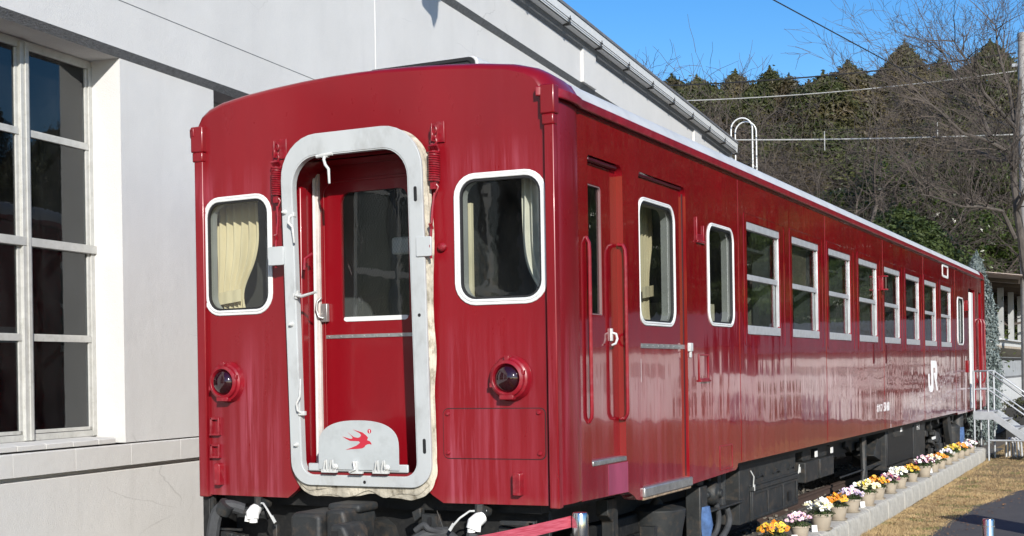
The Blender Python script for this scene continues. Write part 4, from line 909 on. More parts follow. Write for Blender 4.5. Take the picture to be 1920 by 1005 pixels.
# render joint line
m = MB(); m.box(.06, .062, ST, END, 5.243, 5.251); m.build('render_joint', SOF, bl)
for k_ in (-1, 1, 3, 5, 0, 2, 4):
    c_ = 2.16+BAY*k_
    if k_ % 2: 
        c_ = 6.69+9.1*((k_-1)//2)
        m = MB(); m.box(.05, .066, c_-.235, c_+.23, 4.83, 7.08); m.build('pilaster', STU, bl, bevel=.008)
        c2 = 15.15+9.1*((k_-3)//2)
        m = MB(); m.box(.05, .19, c2-.40, c2+.40, 7.18, 8.0); m.build('pilaster', STU, bl, bevel=.008)
# eaves
m = MB(); m.box(-.4, .36, ST, END+.3, 8.17, 8.22); m.build('roof_edge', mat('dark_roof_metal', (.12, .125, .13), .45, .5, var=.1), bl)
m = MB(); m.prism([(.36, 8.175), (.36, 8.225), (-4.5, 9.5), (-4.5, 9.4)], lambda u, v, w_: (u, w_, v), ST, END+.3); m.build('roof_sheet', mat('grey_roof', (.2, .2, .21), .6), bl)
m = MB(); m.prism([(.22, 7.90), (.33, 7.93), (.345, 8.165), (.22, 8.165)], lambda u, v, w_: (u, w_, v), ST, END+.3); m.build('eaves_gutter', WHT, bl, smooth=False)
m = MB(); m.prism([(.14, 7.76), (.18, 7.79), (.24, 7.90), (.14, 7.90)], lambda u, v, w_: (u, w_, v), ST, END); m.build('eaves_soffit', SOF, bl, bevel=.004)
m = MB(); m.tube([(.36, ST, 8.00), (.36, END, 8.00)], .007, 6); m.build('eaves_cable', WIR, bl); m = MB(); m.tube([(.35, ST, 7.92), (.35, END, 7.92)], .012, 6); m.build('eaves_cable', WIR, bl)
gb = MB(); gb.box(.24, .37, -.02, .02, 7.885, 7.93); gb.tube([(.36, 0, 7.90), (.375, 0, 8.05)], .010, 6); gb.tube([(.365, -.06, 7.99), (.365, .06, 8.01)], .014, 6); gb.obox((.355, 0, 7.92), (.04, .05, .05))
g0 = gb.build('gutter_bracket', WIR, bl)
for i in range(18):
    b2 = g0 if i == 0 else dup(g0, bl); b2.location = (0, 13.45+1.9*(i-4), 0)
m = MB(); m.box(-9, -.42, END-.02, END, 0, 8.17); m.prism([(-4.5, 9.4), (-9, 8.1), (.1, 8.18)], lambda u, v, w_: (u, w_, v), END-.02, END); m.build('gable_wall', STU, bl)
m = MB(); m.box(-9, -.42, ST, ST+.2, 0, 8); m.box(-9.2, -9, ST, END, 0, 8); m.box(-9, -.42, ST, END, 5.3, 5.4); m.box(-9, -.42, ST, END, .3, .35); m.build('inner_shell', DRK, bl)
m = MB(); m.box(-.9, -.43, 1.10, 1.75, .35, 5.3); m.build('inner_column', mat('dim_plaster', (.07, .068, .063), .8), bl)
m = MB(); m.prism([(-4.5, 9.4), (-9.3, 8.0), (-9.3, 8.1), (-4.5, 9.5)], lambda u, v, w_: (u, w_, v), ST, END+.3); m.build('roof_sheet', mat('grey_roof_back', (.2, .2, .21), .6), bl)
# steel windows
XF = -.31
def steel_window(a0, a1, full):
    m = MB()
    m.box(XF-.05, XF, a0, a1, 4.67, 4.745); m.box(XF-.05, XF, a0, a1, 1.345, 1.40); m.box(XF-.05, XF+.005, a0, a0+.06, 1.35, 4.7); m.box(XF-.05, XF+.005, a1-.05, a1, 1.35, 4.7)
    m.box(XF-.04, XF+.03, a0, a1, 2.995, 3.07)
    mu = [a1-.90, a1-1.93]
    for u in mu: m.box(XF-.05, XF+.025, u-.055, u+.055, 1.35, 4.72); m.box(XF+.025, XF+.04, u-.01, u+.03, 1.35, 4.72)
    wf = m.build('window', PWF, bl, bevel=.004)
    edges = [a0+.06]+sorted(mu)+[a1-.055]; rows = [1.40, 2.22, 3.03, 3.96, 4.67]
    for i in range(3):
        l_, r_ = edges[i]+(.057 if i else 0), edges[i+1]-(.057 if i < 2 else 0)
        s_ = MB()
        for j in (1, 3): s_.box(XF-.035, XF+.0, l_, r_, rows[j]-.028, rows[j]+.028)
        for j in range(4):
            a_, b2 = rows[j]+.005, rows[j+1]-.005
            for (p, q_) in ((l_, l_+.028), (r_-.03, r_)): s_.box(XF-.03, XF-.008, p, q_, a_, b2)
            s_.box(XF-.03, XF-.008, l_, r_, a_, a_+.03)
        s_.build('sash_bar', PWF, wf, bevel=.002)
        for j in range(4):
            p_ = MB(); p_.box(XF-.026, XF-.022, l_, r_, rows[j], rows[j+1]); p_.build('pane', GL_B, wf, smooth=False)
    return wf
wf = steel_window(A0, A1, True)
for k_ in (-1, 1): w2 = dup(wf, bl); w2.location = (0, BAY*k_, 0)
for k_ in (-3, -2, 2, 3, 4, 5):
    m = MB(); m.box(XF-.03, XF-.02, A0+BAY*k_, A1+BAY*k_, 1.3, 4.75); m.build('glazing', GL_B, bl)
    m = MB()
    for u in (A0+1.05, A0+2.1): m.box(XF-.05, XF+.02, u+BAY*k_-.07, u+BAY*k_+.07, 1.3, 4.75)
    m.box(XF-.04, XF+.03, A0+BAY*k_, A1+BAY*k_, 2.995, 3.07); m.build('window', PWF, bl)
# inside the warehouse
def inb(name, label, cat, build, mt, loc):
    t = thing(name, label, cat, (-3.3, 0, 0), radians(5.87)); build(t); return t
def tbl(t):
    MB().box(-1.7, -.9, .25, 1.35, 2.28, 2.34).build('table_top', PWF, t); MB().box(-.93, -.88, .25, 1.35, 2.20, 2.28).build('table_edge', WHT, t)
    for y in (.3, 1.3): MB().box(-1.0, -.94, y, y+.05, .35, 2.2).build('leg', DRK, t)
inb('work_shelf', 'pale edged shelf just inside the warehouse window', 'shelf', tbl, None, None)
def rk(t):
    for z in (.9, 1.55, 1.95): MB().box(-2.6, -2.1, -1.4, 1.2, z, z+.03).build('shelf_board', ZINC, t)
    for y in (-1.4, 1.16): MB().box(-2.15, -2.1, y, y+.04, .35, 2.4).build('post', ZINC, t)
inb('storage_rack', 'dim metal storage rack standing deep inside the warehouse', 'rack', rk, None, None)
rg4 = random.Random(9); ordn_ = ['first', 'second', 'third', 'fourth', 'fifth', 'sixth', 'seventh', 'eighth', 'ninth']
for i in range(9):
    t = MB().obox((-2.3+rg4.uniform(-.1, .1), -1.1+.26*i, 1.58+.09+.05*rg4.random()), (.2, .14, .16+.1*rg4.random())).build('carton', mat('carton%d' % i, (rg4.uniform(.1, .4), rg4.uniform(.1, .3), rg4.uniform(.05, .2)), .8))
    tag(t, '%s dim carton from the left on the storage rack inside the warehouse' % ordn_[i], 'box', 'cartons on the rack inside the warehouse', (-3.3, 0, 0), radians(5.87))
lm = N('fluorescent_tube'); lm.b.inputs['Emission Color'].default_value = (1, 1, .9, 1); lm.b.inputs['Emission Strength'].default_value = 3
lt = thing('ceiling_lamp', 'lit white ceiling lamp seen through the top warehouse pane', 'ceiling lamp', (-3.3, 0, 0), radians(5.87))
MB().obox((-1.6, 2.2, 4.93), (.30, .24, .03)).build('lamp_tube', lm.m, lt, bevel=.01); MB().obox((-1.6, 2.2, 5.1), (.12, .5, .2)).build('lamp_housing', DGR, lt)
# unseen board added beyond the eaves, cut out to throw the ragged wall shadow
sg = thing('wall_shadow_board', 'grey ragged board added unseen above the warehouse eaves to shadow the wall', 'shadow board', (-3.3, 0, 0), radians(5.87))
m = MB(); bo = [(y+(-.95), z+.33) for y, z in [(6.05, 7.95), (6.35, 8.4), (7.0, 8.4), (7.28, 8.2), (7.33, 7.86), (7.24, 7.82), (7.20, 7.60), (7.07, 7.42), (7.0, 7.55), (6.72, 7.62), (6.62, 7.9)]]
m.panel(bo, [[(y-.95, z+.33) for y, z in hh] for hh in ([(6.86, 7.96), (6.95, 7.99), (6.93, 8.06), (6.86, 8.03)], [(6.96, 7.78), (7.02, 7.80), (7.0, 7.86), (6.96, 7.85)])], bf, 1.46, 1.48); m.build('board', DGR, sg); MB().bar((-.3, 6.0, 8.75), (1.47, 6.0, 8.75), .012, .012).build('arm', DGR, sg); MB().box(-.3, -.25, 5.98, 6.03, 8.2, 8.78).build('post', DGR, sg)
# thin box on the wall behind the carriage corner
# ladder with hooped handrails on the roof end
ld = thing('roof_ladder', 'white hooped roof ladder at the far end of the warehouse', 'ladder', (-3.3, 0, 0), radians(5.87))
for i, yy in enumerate((END+.35, END+.95)):
    for xx in (.0,):
        m = MB(); pts = [(.15, yy, 6.6), (.15, yy, 8.6)]+[(.45-.30*cos(a), yy, 8.6+.30*sin(a)) for a in [pi*k_/10 for k_ in range(11)]]+[(.75, yy, 8.6), (.75, yy, 5.5)]
        m.tube(pts, .020, 8); m.build('hoop_rail', WHT, ld)
for i in range(8):
    m = MB(); m.tube([(.75, END+.35, 5.6+.28*i), (.75, END+.95, 5.6+.28*i)], .016, 6); m.build('rung', WHT, ld)
m = MB()
for z in (7.15, 7.45, 7.75): m.box(.1, .16, END+.1, END+.8, z, z+.07)
m.box(.1, .16, END+.3, END+.36, 7.1, 7.8); m.box(.1, .16, END+.55, END+.61, 7.1, 7.8); m.build('guard_panel', WHT, ld)

# ================================================================== FOREGROUND ITEMS
bo_ = thing('bollard', 'short polished steel bollard standing on the asphalt path', 'bollard', (3.761, 2.702, 0))
MB().lathe([(.045, 0), (.045, .70), (.040, .712), (0, .714)], (0, 0, 0), 'Z', 28).build('post', CHR, bo_, sharp=60)
MB().lathe([(.0462, .655), (.0462, .662)], (0, 0, 0), 'Z', 28).build('groove_ring', STL, bo_); MB().lathe([(.065, 0), (.065, .012), (.05, .02)], (0, 0, 0), 'Z', 24).build('base_ring', STL, bo_)
def stanchion(x, y, label):
    t = thing('barrier_post', label, 'barrier post', (x, y, 0))
    MB().lathe([(.038, .02), (.038, .86)], (0, 0, 0), 'Z', 24).build('pole', CHR, t)
    MB().lathe([(.048, .84), (.050, .85), (.050, .985), (.044, 1.0), (.0, 1.002)], (0, 0, 0), 'Z', 28).build('belt_head', CHR, t, sharp=50)
    MB().lathe([(.17, 0), (.17, .015), (.05, .04), (.04, .05)], (0, 0, 0), 'Z', 28).build('base', CHR, t)
P1 = Vector((1.765, -.31, .945)); P2 = Vector((1.517, -1.115, .947)); dv = (P2-P1).normalized(); P3 = P1+dv*2.2
stanchion(P1.x, P1.y, 'polished barrier post in front of the carriage corner'); stanchion(P3.x, P3.y, 'polished barrier post before the middle of the carriage end')
m = MB(); nrm = Vector((dv.y, -dv.x, 0)); vs = []
for i in range(25):
    t = i/24; p = P1+(P3-P1)*t; sag = -.05*sin(pi*t)
    for z in (-.035, .035): vs += [p+nrm*.052+Vector((0, 0, z+sag)), p+nrm*.054+Vector((0, 0, z+sag))]
m.add(vs, [(4*i, 4*i+2, 4*i+6, 4*i+4) for i in range(24)]+[(4*i+1, 4*i+5, 4*i+7, 4*i+3) for i in range(24)])
qb = N('red_webbing'); wv = qb.noise(30, (.3, .3, 6), 2); qb.l(qb.mix(qb.rng(wv, .35, .65), (.36, .035, .06), (.50, .10, .14)), qb.b.inputs['Base Color']); qb.b.inputs['Roughness'].default_value = .75
tag(m.build('barrier_belt', qb.m), 'red fabric barrier belt stretched between the steel posts', 'barrier belt')

# flower pots along the kerb
POTM = mat('beige_plastic_pot', (.42, .36, .28), .5, var=.08, vs=9)
SOIL = mat('potting_soil', (.03, .02, .015), .95)
LEAFM = leafm('pansy_leaf', (.05, .09, .025), (.10, .14, .05), sc=14)
pots = [(3.68, 'orange and yellow', 'first pot at the near end'), (4.62, 'pale pink and white', 'second pot from the near end'), (5.42, 'white', 'second white cluster from the bottom of the photo'), (6.33, 'orange', 'with white name card before it'),
        (7.13, 'lavender and white', 'beside the battery box'), (7.87, 'pale yellow and white', 'between a lavender and an orange pot'), (8.65, 'orange and gold', 'wide orange clump'), (9.5, 'purple and pink', 'in the middle of the row'), (10.25, 'white and cream', 'behind the purple one'),
        (11.25, 'golden orange', 'before the generator cabinet'), (12.2, 'purple and white', 'beside the generator cabinet'), (13.1, 'white and peach', 'small pot behind the purple and white one'), (13.85, 'orange', 'level with the grey cabinet end'), (14.75, 'white', 'behind the orange pot'), (15.55, 'bright yellow', 'yellow pot near the far end'), (16.25, 'orange and apricot', 'third pot before the stairs'), (17.05, 'white and pink', 'second pot before the stairs'), (17.9, 'white with pink hearts', 'last pot by the metal stairs')]
FC = {'orange': (.75, .27, .015), 'yellow': (.74, .55, .05), 'white': (.85, .85, .80), 'pink': (.72, .45, .55), 'lavender': (.62, .50, .68), 'purple': (.20, .02, .10), 'gold': (.72, .38, .02), 'cream': (.8, .75, .45), 'peach': (.85, .5, .3), 'plum': (.25, .03, .12)}
FM = {k_: mat('petal_'+k_, v_, .6, var=.12, vs=30) for k_, v_ in FC.items()}
pal = ['orange yellow gold', 'pink white pink', 'white white cream', 'orange gold orange', 'lavender white pink', 'cream white yellow', 'orange gold yellow', 'purple pink white', 'white cream white', 'gold orange yellow', 'purple white pink', 'white peach white', 'orange gold orange', 'white lavender white', 'yellow cream yellow', 'orange peach gold', 'white pink lavender', 'white plum white']
pm = MB(); pm.lathe([(.075, 0), (.080, .004), (.108, .135), (.118, .137), (.122, .16), (.112, .162), (.106, .14)], (0, 0, 0), 'Z', 28)
sm = MB(); sm.lathe([(.10, 0), (.115, .018), (.108, .018), (.095, .006)], (0, 0, 0), 'Z', 24)
som = MB(); som.lathe([(.0, .142), (.104, .142)], (0, 0, 0), 'Z', 20)
pot0 = saucer0 = soil0 = None
cardm = MB(); cardm.box(-.0015, .0015, -.028, .028, 0, .065)
for i, (y, cn, wh) in enumerate(pots):
    x = 1.875-.017*(y-3); jx = (hsh(i, 9)-.5)*.05; sc_ = .90+.28*(hsh(i, 10)-.5)
    t = thing('potted_pansies', '%s pansies in a beige pot, %s' % (cn, wh), 'flower pot', (x+jx, y, .252), hsh(i)*6, 'pots of pansies along the kerb')
    t.scale = (sc_,)*3
    if i == 0: pot0 = pm.build('pot', POTM, t, sharp=50); sau0 = sm.build('saucer', POTM, t); soil0 = som.build('soil', SOIL, t)
    else:
        for o_ in (pot0, sau0, soil0): c_ = o_.copy(); COL.objects.link(c_); c_.parent = t
    rp = random.Random(100+i); fo = MB(); fl = MB(); names = pal[i].split()
    for k_ in range(330):
        a = rp.uniform(0, 2*pi); r_ = .135*sqrt(rp.random()); z = .15+rp.random()*.07*(1.2-r_/.16); s_ = rp.uniform(.010, .02)
        R_ = Matrix.Rotation(a, 3, 'Z')@Matrix.Rotation(rp.uniform(-1, 1.2), 3, 'Y'); c_ = Vector((r_*cos(a), r_*sin(a), z))
        fo.add([c_+R_@Vector(p) for p in ((-s_, 0, 0), (0, -s_*.5, .003), (s_, 0, 0), (0, s_*.5, .003))], [(0, 1, 2, 3)])
    nf = int((34+16*hsh(i, 11)))
    for k_ in range(nf):
        a = rp.uniform(0, 2*pi); r_ = .155*sqrt(rp.random()); z = .20+.085*(1-(r_/.17)**2)+rp.uniform(-.02, .025); mi = rp.choice((0, 0, 1, 2)); c_ = Vector((r_*cos(a), r_*sin(a), z))
        tocam = Vector((.35+.5*rp.gauss(0, 1), -.6+.5*rp.gauss(0, 1), .6)).normalized(); tocam = Matrix.Rotation(-t.rotation_euler.z, 3, 'Z')@tocam
        R_ = tocam.to_track_quat('Z', 'Y').to_matrix(); fs_ = rp.uniform(.017, .029)
        for p_ in range(5):
            aa = 2*pi*p_/5+.3; pr = [(0, 0, 0)]+[(fs_*(.62*cos(aa)+.55*cos(b3)), fs_*(.62*sin(aa)+.55*sin(b3)), .002*p_+.004*hsh(k_, p_)) for b3 in [aa+2*pi*q_/7 for q_ in range(7)]]
            fl.add([c_+R_@Vector(p) for p in pr[1:]], [tuple(range(7))], mi)
        fl.add([c_+R_@Vector((fs_*.28*cos(b3), fs_*.28*sin(b3), .013)) for b3 in [2*pi*q_/6 for q_ in range(6)]], [tuple(range(6))], 3)
    fo.build('foliage', LEAFM, t, smooth=False)
    fl.build('blossoms', [FM[n_] for n_ in names]+[FM['yellow'] if 'purple' in names or 'white' in names else FM['plum']], t, smooth=False)
    if i in (1, 2, 5, 11):
        card = cardm.build('name_card', mat('white_card', (.85, .85, .83), .5), None) if i == 1 else card0.copy()
        if i == 1: card0 = card
        else: COL.objects.link(card)
        tag(card, 'small white card leaning by the pot of %s pansies on the kerb' % cn, 'card', 'name cards by the pots', (x+.01, y-.20-.03*hsh(i, 30), .253)); card.rotation_euler = (0, -.15, -.9)

# steel stairs at the far door
stt = thing('metal_staircase', 'galvanised steel steps with handrails at the far carriage door', 'staircase', (0, 0, 0))
ys0, ys1 = 19.3, 20.25
MB().box(1.50, 1.86, ys0, ys1, .93, .965).build('landing', ZINC, stt, bevel=.004)
for y in (ys0, ys1):
    m = MB(); m.box(1.50, 1.86, y-.02, y+.02, .80, .96); m.prism([(1.86, .96), (1.86, .80), (2.92, -.0), (3.06, .0), (3.06, .06)], lambda u, v, w_: (u, w_, v), y-.02, y+.02); m.build('stringer', ZINC, stt, bevel=.004)
for x, zt_ in ((1.52, 1.74), (1.775, 1.74)):
    for y in (ys0, ys1): MB().tube([(x, y, .0), (x, y, zt_)], .019, 10).build('post', ZINC, stt)
for y in (ys0, ys1):
    MB().tube([(1.52, y, 1.74), (1.775, y, 1.74), (2.9, y, .88), (2.9, y, .02)], .017, 8).build('handrail', mat('dull_rail', (.20, .21, .22), .4, .5) if y == ys0 else ZINC, stt)
    MB().tube([(1.52, y, 1.39), (1.775, y, 1.39), (2.9, y, .53)], .014, 8).build('mid_rail', ZINC, stt)
MB().tube([(1.775, ys0, .40), (2.9, ys0, .40)], .019, 8).build('brace', ZINC, stt)
MB().tube([(1.52, ys1, 1.74), (1.52, ys0, 1.74)], .012, 8)
for i in range(5): MB().box(1.90+.21*i, 2.12+.21*i, ys0+.02, ys1-.02, .79-.16*i-.0, .815-.16*i).build('tread', ZINC, stt, bevel=.003)
m = MB()
for k_ in range(3): m.tube([(1.95+.05*k_, 20.6+.1*k_, 0), (1.95+.05*k_, 20.6+.1*k_, .3), (2.0+.05*k_, 20.65+.1*k_, .38), (2.1+.05*k_, 20.7+.1*k_, .3), (2.12+.05*k_, 20.7+.1*k_, 0)], .022, 8)
tag(m.build('hose_stand', ALU), 'curled pale pipes standing on the grass behind the metal steps', 'pipes')

# ================================================================== BACKGROUND BUILDINGS
sh = thing('deck_building', 'white walled building with a raised deck under a corrugated roof', 'building', (.95, 28.3, 0))
MB().box(-6, 0, 0, 14, 2.36, 2.50).build('deck_slab', WHT, sh); 
m = MB(); m.prism([(0, 2.36), (-.02, 2.36), (-.36, 2.08), (-.36, 2.05), (0, 2.30)], lambda u, v, w_: (u, w_, v), 0, 14); m.build('deck_underside', mat('beige_boarding', (.42, .36, .28), .8), sh)
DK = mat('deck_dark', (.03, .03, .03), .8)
m = MB(); m.box(-.4, -.32, .1, 14, 1.5, 2.1)
for i in range(57): m.box(-.32, -.305, .15+.24*i, .26+.24*i, 1.52, 2.0)
m.build('grey_siding', mat('grey_siding', (.30, .32, .34), .6), sh)
MB().box(-.32, -.28, .1, 14, 1.46, 1.52).build('siding_rail', mat('mid_grey', (.16, .165, .17), .6), sh); MB().box(-.4, -.26, .1, 14, 0, 1.46).build('lower_wall', WHT, sh)
MB().box(-.32, -.28, .1, 14, 2.0, 2.06).build('siding_head', DK, sh)
for i in range(5):
    MB().box(-.35, -.2, .55+2.6*i, .70+2.6*i, 2.5, 4.0).build('deck_post', mat('post_grey', (.34, .35, .35), .7) if i == 0 else bpy.data.materials['post_grey'], sh)
MB().box(-6, -1.0, 0, 14, 2.5, 4.0).build('deck_room', DK, sh); MB().box(-.5, .10, 0, 14, 2.50, 2.54).build('deck_edge', WHT, sh)
m = MB(); n_ = 200
vs = [];
for i in range(n_+1):
    y = -.6+15*i/n_; z = .035*sin(y*2*pi/.24)
    vs += [(.7, y, 4.08+z), (-4, y, 4.75+z)]
m.add(vs, [(2*i, 2*i+2, 2*i+3, 2*i+1) for i in range(n_)]); m.build('corrugated_roof', mat('roof_sheeting', (.45, .36, .30), .6), sh)
m = MB(); m.tube([v for v in vs[::2]], .014, 4); m.build('roof_sheet_edge', WHT, sh)
for i in range(6): MB().bar((.5, .2+2.5*i, 3.98), (-3.5, .2+2.5*i, 4.5), .06, .1).build('rafter', mat('rafter_brown', (.10, .08, .06), .8) if i == 0 else bpy.data.materials['rafter_brown'], sh)
m = MB(); m.box(-1.25, -.95, -.25, -.2, 1.6, 3.2); tag(m.build('white_sign_post', WHT), 'narrow white board beside the silvery conifer', 'board', None, (.95, 28.3, 0))
lbw = thing('garden_wall', 'white ribbed wall at the end of the lawn reflected in the carriage side', 'wall', (1.6, 38, 0))
wx_ = 0
for i in range(13):
    wd_ = .75+.5*hsh(i, 50); m = MB(); m.box(wx_, wx_+wd_-.05, -.06*hsh(i, 51), .12, .05, 1.50+.22*hsh(i, 52)); m.build('wall_panel', [WHT, STU2, STU][i % 3], lbw, bevel=.01)
    MB().box(wx_+wd_-.08, wx_+wd_+.04, .0, .16, 0, 1.4).build('wall_post', mat('post_brown', (.10, .085, .07), .8) if i == 0 else bpy.data.materials['post_brown'], lbw); wx_ += wd_+.04
for i, (x, y, w_, d_, h_) in enumerate(((8, 43, 7, 6, 3.4), (17, 41, 8, 6, 3.8), (-16, -34, 12, 8, 5.2), (2, -38, 10, 7, 5.0), (24, -40, 11, 7, 3.5), (28, 14, 8, 12, 4.6))):
    hq = thing('house', ['low white house beyond the garden wall', 'broad white house beyond the garden wall', 'wide house across the yard to the left behind the camera', 'small house across the yard behind the camera', 'low house across the yard to the right behind the camera', 'long house across the path to the right'][i], 'house', (x, y, 0))
    MB().box(-w_/2, w_/2, -d_/2, d_/2, 0, h_*.7).build('wall', STU, hq)
    m = MB(); m.prism([(-d_/2-.4, h_*.7), (d_/2+.4, h_*.7), (0, h_*1.05)], lambda u, v, q_: (q_, u, v), -w_/2-.4, w_/2+.4); m.build('roof', mat('house_roof%d' % i, (.10, .10, .11), .6), hq)
    for k_ in range(3):
        MB().box(-w_*.3+k_*w_*.25, -w_*.3+k_*w_*.25+1.2, -d_/2-.03, -d_/2+.02, h_*.25, h_*.55).build('window', GL_SIDE, hq)

# ================================================================== TREES
BARK = mat('grey_bark', (.085, .072, .062), .9, var=.3, vs=6, bump=.01, bs=20)
TWIG = mat('brown_twigs', (.075, .060, .050), .9, var=.25, vs=2)
def rvec(r): return Vector((r.gauss(0, 1), r.gauss(0, 1), r.gauss(0, 1)))
def bare_tree(seed, H, spread=.7, lean=(0, 0), levels=6, twr=.0048, nt_=3):
    r = random.Random(seed); T = MB(); C = MB()
    def grow(p, d, ln, rad, lv):
        seg = 4 if lv < 4 else 3; pts = [p.copy()]; rs = [rad]; q_ = p.copy(); dd = d.copy()
        for i in range(seg):
            dd = (dd+rvec(r)*.17+Vector((0, 0, .05-.012*lv))).normalized(); q_ = q_+dd*ln/seg; pts.append(q_.copy()); rs.append(max(twr*.6, rad*(1-.42*(i+1)/seg)))
        (T if lv < 2 else C).tube(pts, rs, 7 if lv < 2 else (4 if lv < 3 else 3), cap=False)
        if lv >= levels: return
        nchild = (nt_ if lv not in (3, 5) else nt_-1) if lv else 4
        for k_ in range(nchild+(1 if lv >= 2 else 0)):
            i = seg if k_ == 0 else r.randint(max(1, seg-3), seg); base = pts[i]; dirn = (pts[i]-pts[i-1]).normalized()
            ax = dirn.cross(rvec(r)).normalized(); ang = r.uniform(.12, .4) if k_ == 0 else r.uniform(.5, 1.15)
            nd = (Matrix.Rotation(ang, 3, ax)@dirn); nd.z = nd.z*(1 if lv > 1 else spread); nd.normalize()
            grow(base, nd, ln*r.uniform(.6, .82), max(twr, rs[i]*r.uniform(.55, .8)), lv+1)
    grow(Vector((0, 0, 0)), Vector((lean[0], lean[1], 1)).normalized(), H*.27, H*.018, 0)
    return T, C
bt = []
for sd_, H_, spn, lv_ in ((1, 11, .45, 6), (2, 10, .6, 6), (3, 9, .9, 6), (4, 8, 1.2, 5)):
    T, C = bare_tree(sd_, H_, spn, levels=lv_); zz = sorted(v_[2] for v_ in C.v); bt.append((T, C, zz[int(len(zz)*.9995)]))
btm = [None]*4
def put_bare(k_, u, d_, H_, label, group='leafless trees behind the buildings', rz=0, zoff=None, sink=0):
    x, y = at(u, d_); s_ = H_/bt[k_][2]
    t = thing('leafless_tree', label, 'tree', (x, y, hill(x, y)-.05-sink), rz, group); t.scale = (s_,)*3
    if btm[k_] is None: btm[k_] = (bt[k_][0].build('trunk', BARK, t), bt[k_][1].build('crown', TWIG, t, smooth=False))
    else:
        for o_ in btm[k_]: c_ = o_.copy(); COL.objects.link(c_); c_.parent = t
    return t

def leafcloud(pts, size, r, droop=.0, jit=.6):
    m = MB(); V = []; F_ = []
    for (x, y, z, nx_, ny_, nz_) in pts:
        s_ = size*r.uniform(.6, 1.3); n_ = (Vector((nx_, ny_, nz_))+rvec(r)*jit).normalized(); a = n_.cross(rvec(r)).normalized(); b2 = n_.cross(a)
        c_ = Vector((x, y, z)); o_ = len(V); V += [tuple(c_-a*s_), tuple(c_-b2*s_*.42), tuple(c_+a*s_), tuple(c_+b2*s_*.42)]; F_.append((o_, o_+1, o_+2, o_+3))
    m.v = V; m.f = F_; m.m = [0]*len(F_); return m
def conifer(seed, H, R, n, size):
    r = random.Random(seed); pts = []
    lob = [(r.uniform(0, 2*pi), r.uniform(.15, .98), r.uniform(.12, .3)) for _ in range(60)]
    for _ in range(n):
        l_ = r.choice(lob); h = max(.06, min(1, l_[1]+r.gauss(0, .05))); a = l_[0]+r.gauss(0, .38)
        pr = R*(1-h**3.6)**.7*(.55+.45*min(1, h*4)); rr = pr*(1-l_[2]*.7+abs(r.gauss(0, .12))*1)*(.8+.2*r.random())
        pts.append((rr*cos(a), rr*sin(a), h*H+r.gauss(0, .12), cos(a)*.7, sin(a)*.7, .6))
    for _ in range(n//6):
        h = r.uniform(.7, 1.0); a = r.uniform(0, 2*pi); pr = R*.9*(1-h**3.6)**.7; pts.append((pr*cos(a)*r.random(), pr*sin(a)*r.random(), h*H+r.random()*.15, cos(a), sin(a), 1))
    T = MB(); T.tube([(0, 0, 0), (0, 0, H*.5), (0, 0, H*.97)], [H*.02, H*.012, .03], 8, cap=False); return T, leafcloud(pts, size, r)
def broad(seed, H, R, n, size):
    r = random.Random(seed); pts = []; lobes = []
    for _ in range(26):
        h = r.uniform(.2, .95); a = r.uniform(0, 2*pi); q_ = R*sqrt(max(.05, 1-((h-.5)/.52)**2))*r.uniform(.35, .85); lobes.append((q_*cos(a), q_*sin(a), h*H, R*r.uniform(.25, .42)))
    for _ in range(n):
        lx, ly, lz, lr = r.choice(lobes); v = rvec(r).normalized(); q_ = lr*(1-abs(r.gauss(0, .16))); pts.append((lx+v.x*q_, ly+v.y*q_, lz+v.z*q_*.8, v.x, v.y, v.z+.3))
    T = MB(); T.tube([(0, 0, 0), (.1, 0, H*.35), (.0, .1, H*.8)], [H*.025, H*.018, .03], 8, cap=False)
    for k_ in range(6):
        lx, ly, lz, lr = lobes[k_]; T.tube([(0.05, 0, H*.2), (lx*.6, ly*.6, lz*.75), (lx, ly, lz)], [H*.012, .04, .015], 5, cap=False)
    return T, leafcloud(pts, size, r)
M_CED = leafm('cedar_foliage', (.030, .042, .012), (.090, .095, .030), (.11, .075, .04), sc=.8)
M_CED2 = leafm('red_brown_cedar_foliage', (.055, .05, .022), (.115, .085, .045), (.05, .062, .02), sc=.9)
M_BRD = leafm('glossy_evergreen_leaf', (.022, .042, .010), (.095, .125, .030), sc=1.6, rough=.30)
M_LIM = leafm('bright_conifer_leaf', (.045, .07, .018), (.09, .115, .035), sc=2)
M_SIL = leafm('silver_conifer_needles', (.12, .155, .145), (.26, .30, .29), sc=5)
M_BRN = leafm('brown_scrub', (.06, .052, .030), (.115, .085, .055), (.055, .065, .025), sc=.7)
kinds = {}
def put(kind, gen, u, d_, H_, base, label, group, mtl, rz=0, xy=None, dz=0, wide=1):
    x, y = xy if xy else at(u, d_)
    nm, cat = kind
    t = thing(nm, label, cat, (x, y, hill(x, y)-.05+dz), rz, group); s_ = H_/base; t.scale = (s_*wide, s_*wide, s_)
    key = (id(gen), mtl.name)
    if key not in kinds: T, C = gen; kinds[key] = (T.build('trunk', BARK, t), C.build('crown', mtl, t, smooth=False))
    else:
        for o_ in kinds[key]: c_ = o_.copy(); COL.objects.link(c_); c_.parent = t
    return t
CA = conifer(1, 10, 2.9, 24000, .10); CB = conifer(2, 10, 3.3, 24000, .10); CC = conifer(5, 10, 2.6, 22000, .10)
BA = broad(3, 9, 3.2, 34000, .095); BB = broad(4, 9, 3.0, 34000, .095)
gen_ = [CA, CB, CC]
def top_h(u, v, d_): x, y = at(u, d_); return zat(v, d_, u)-hill(x, y)
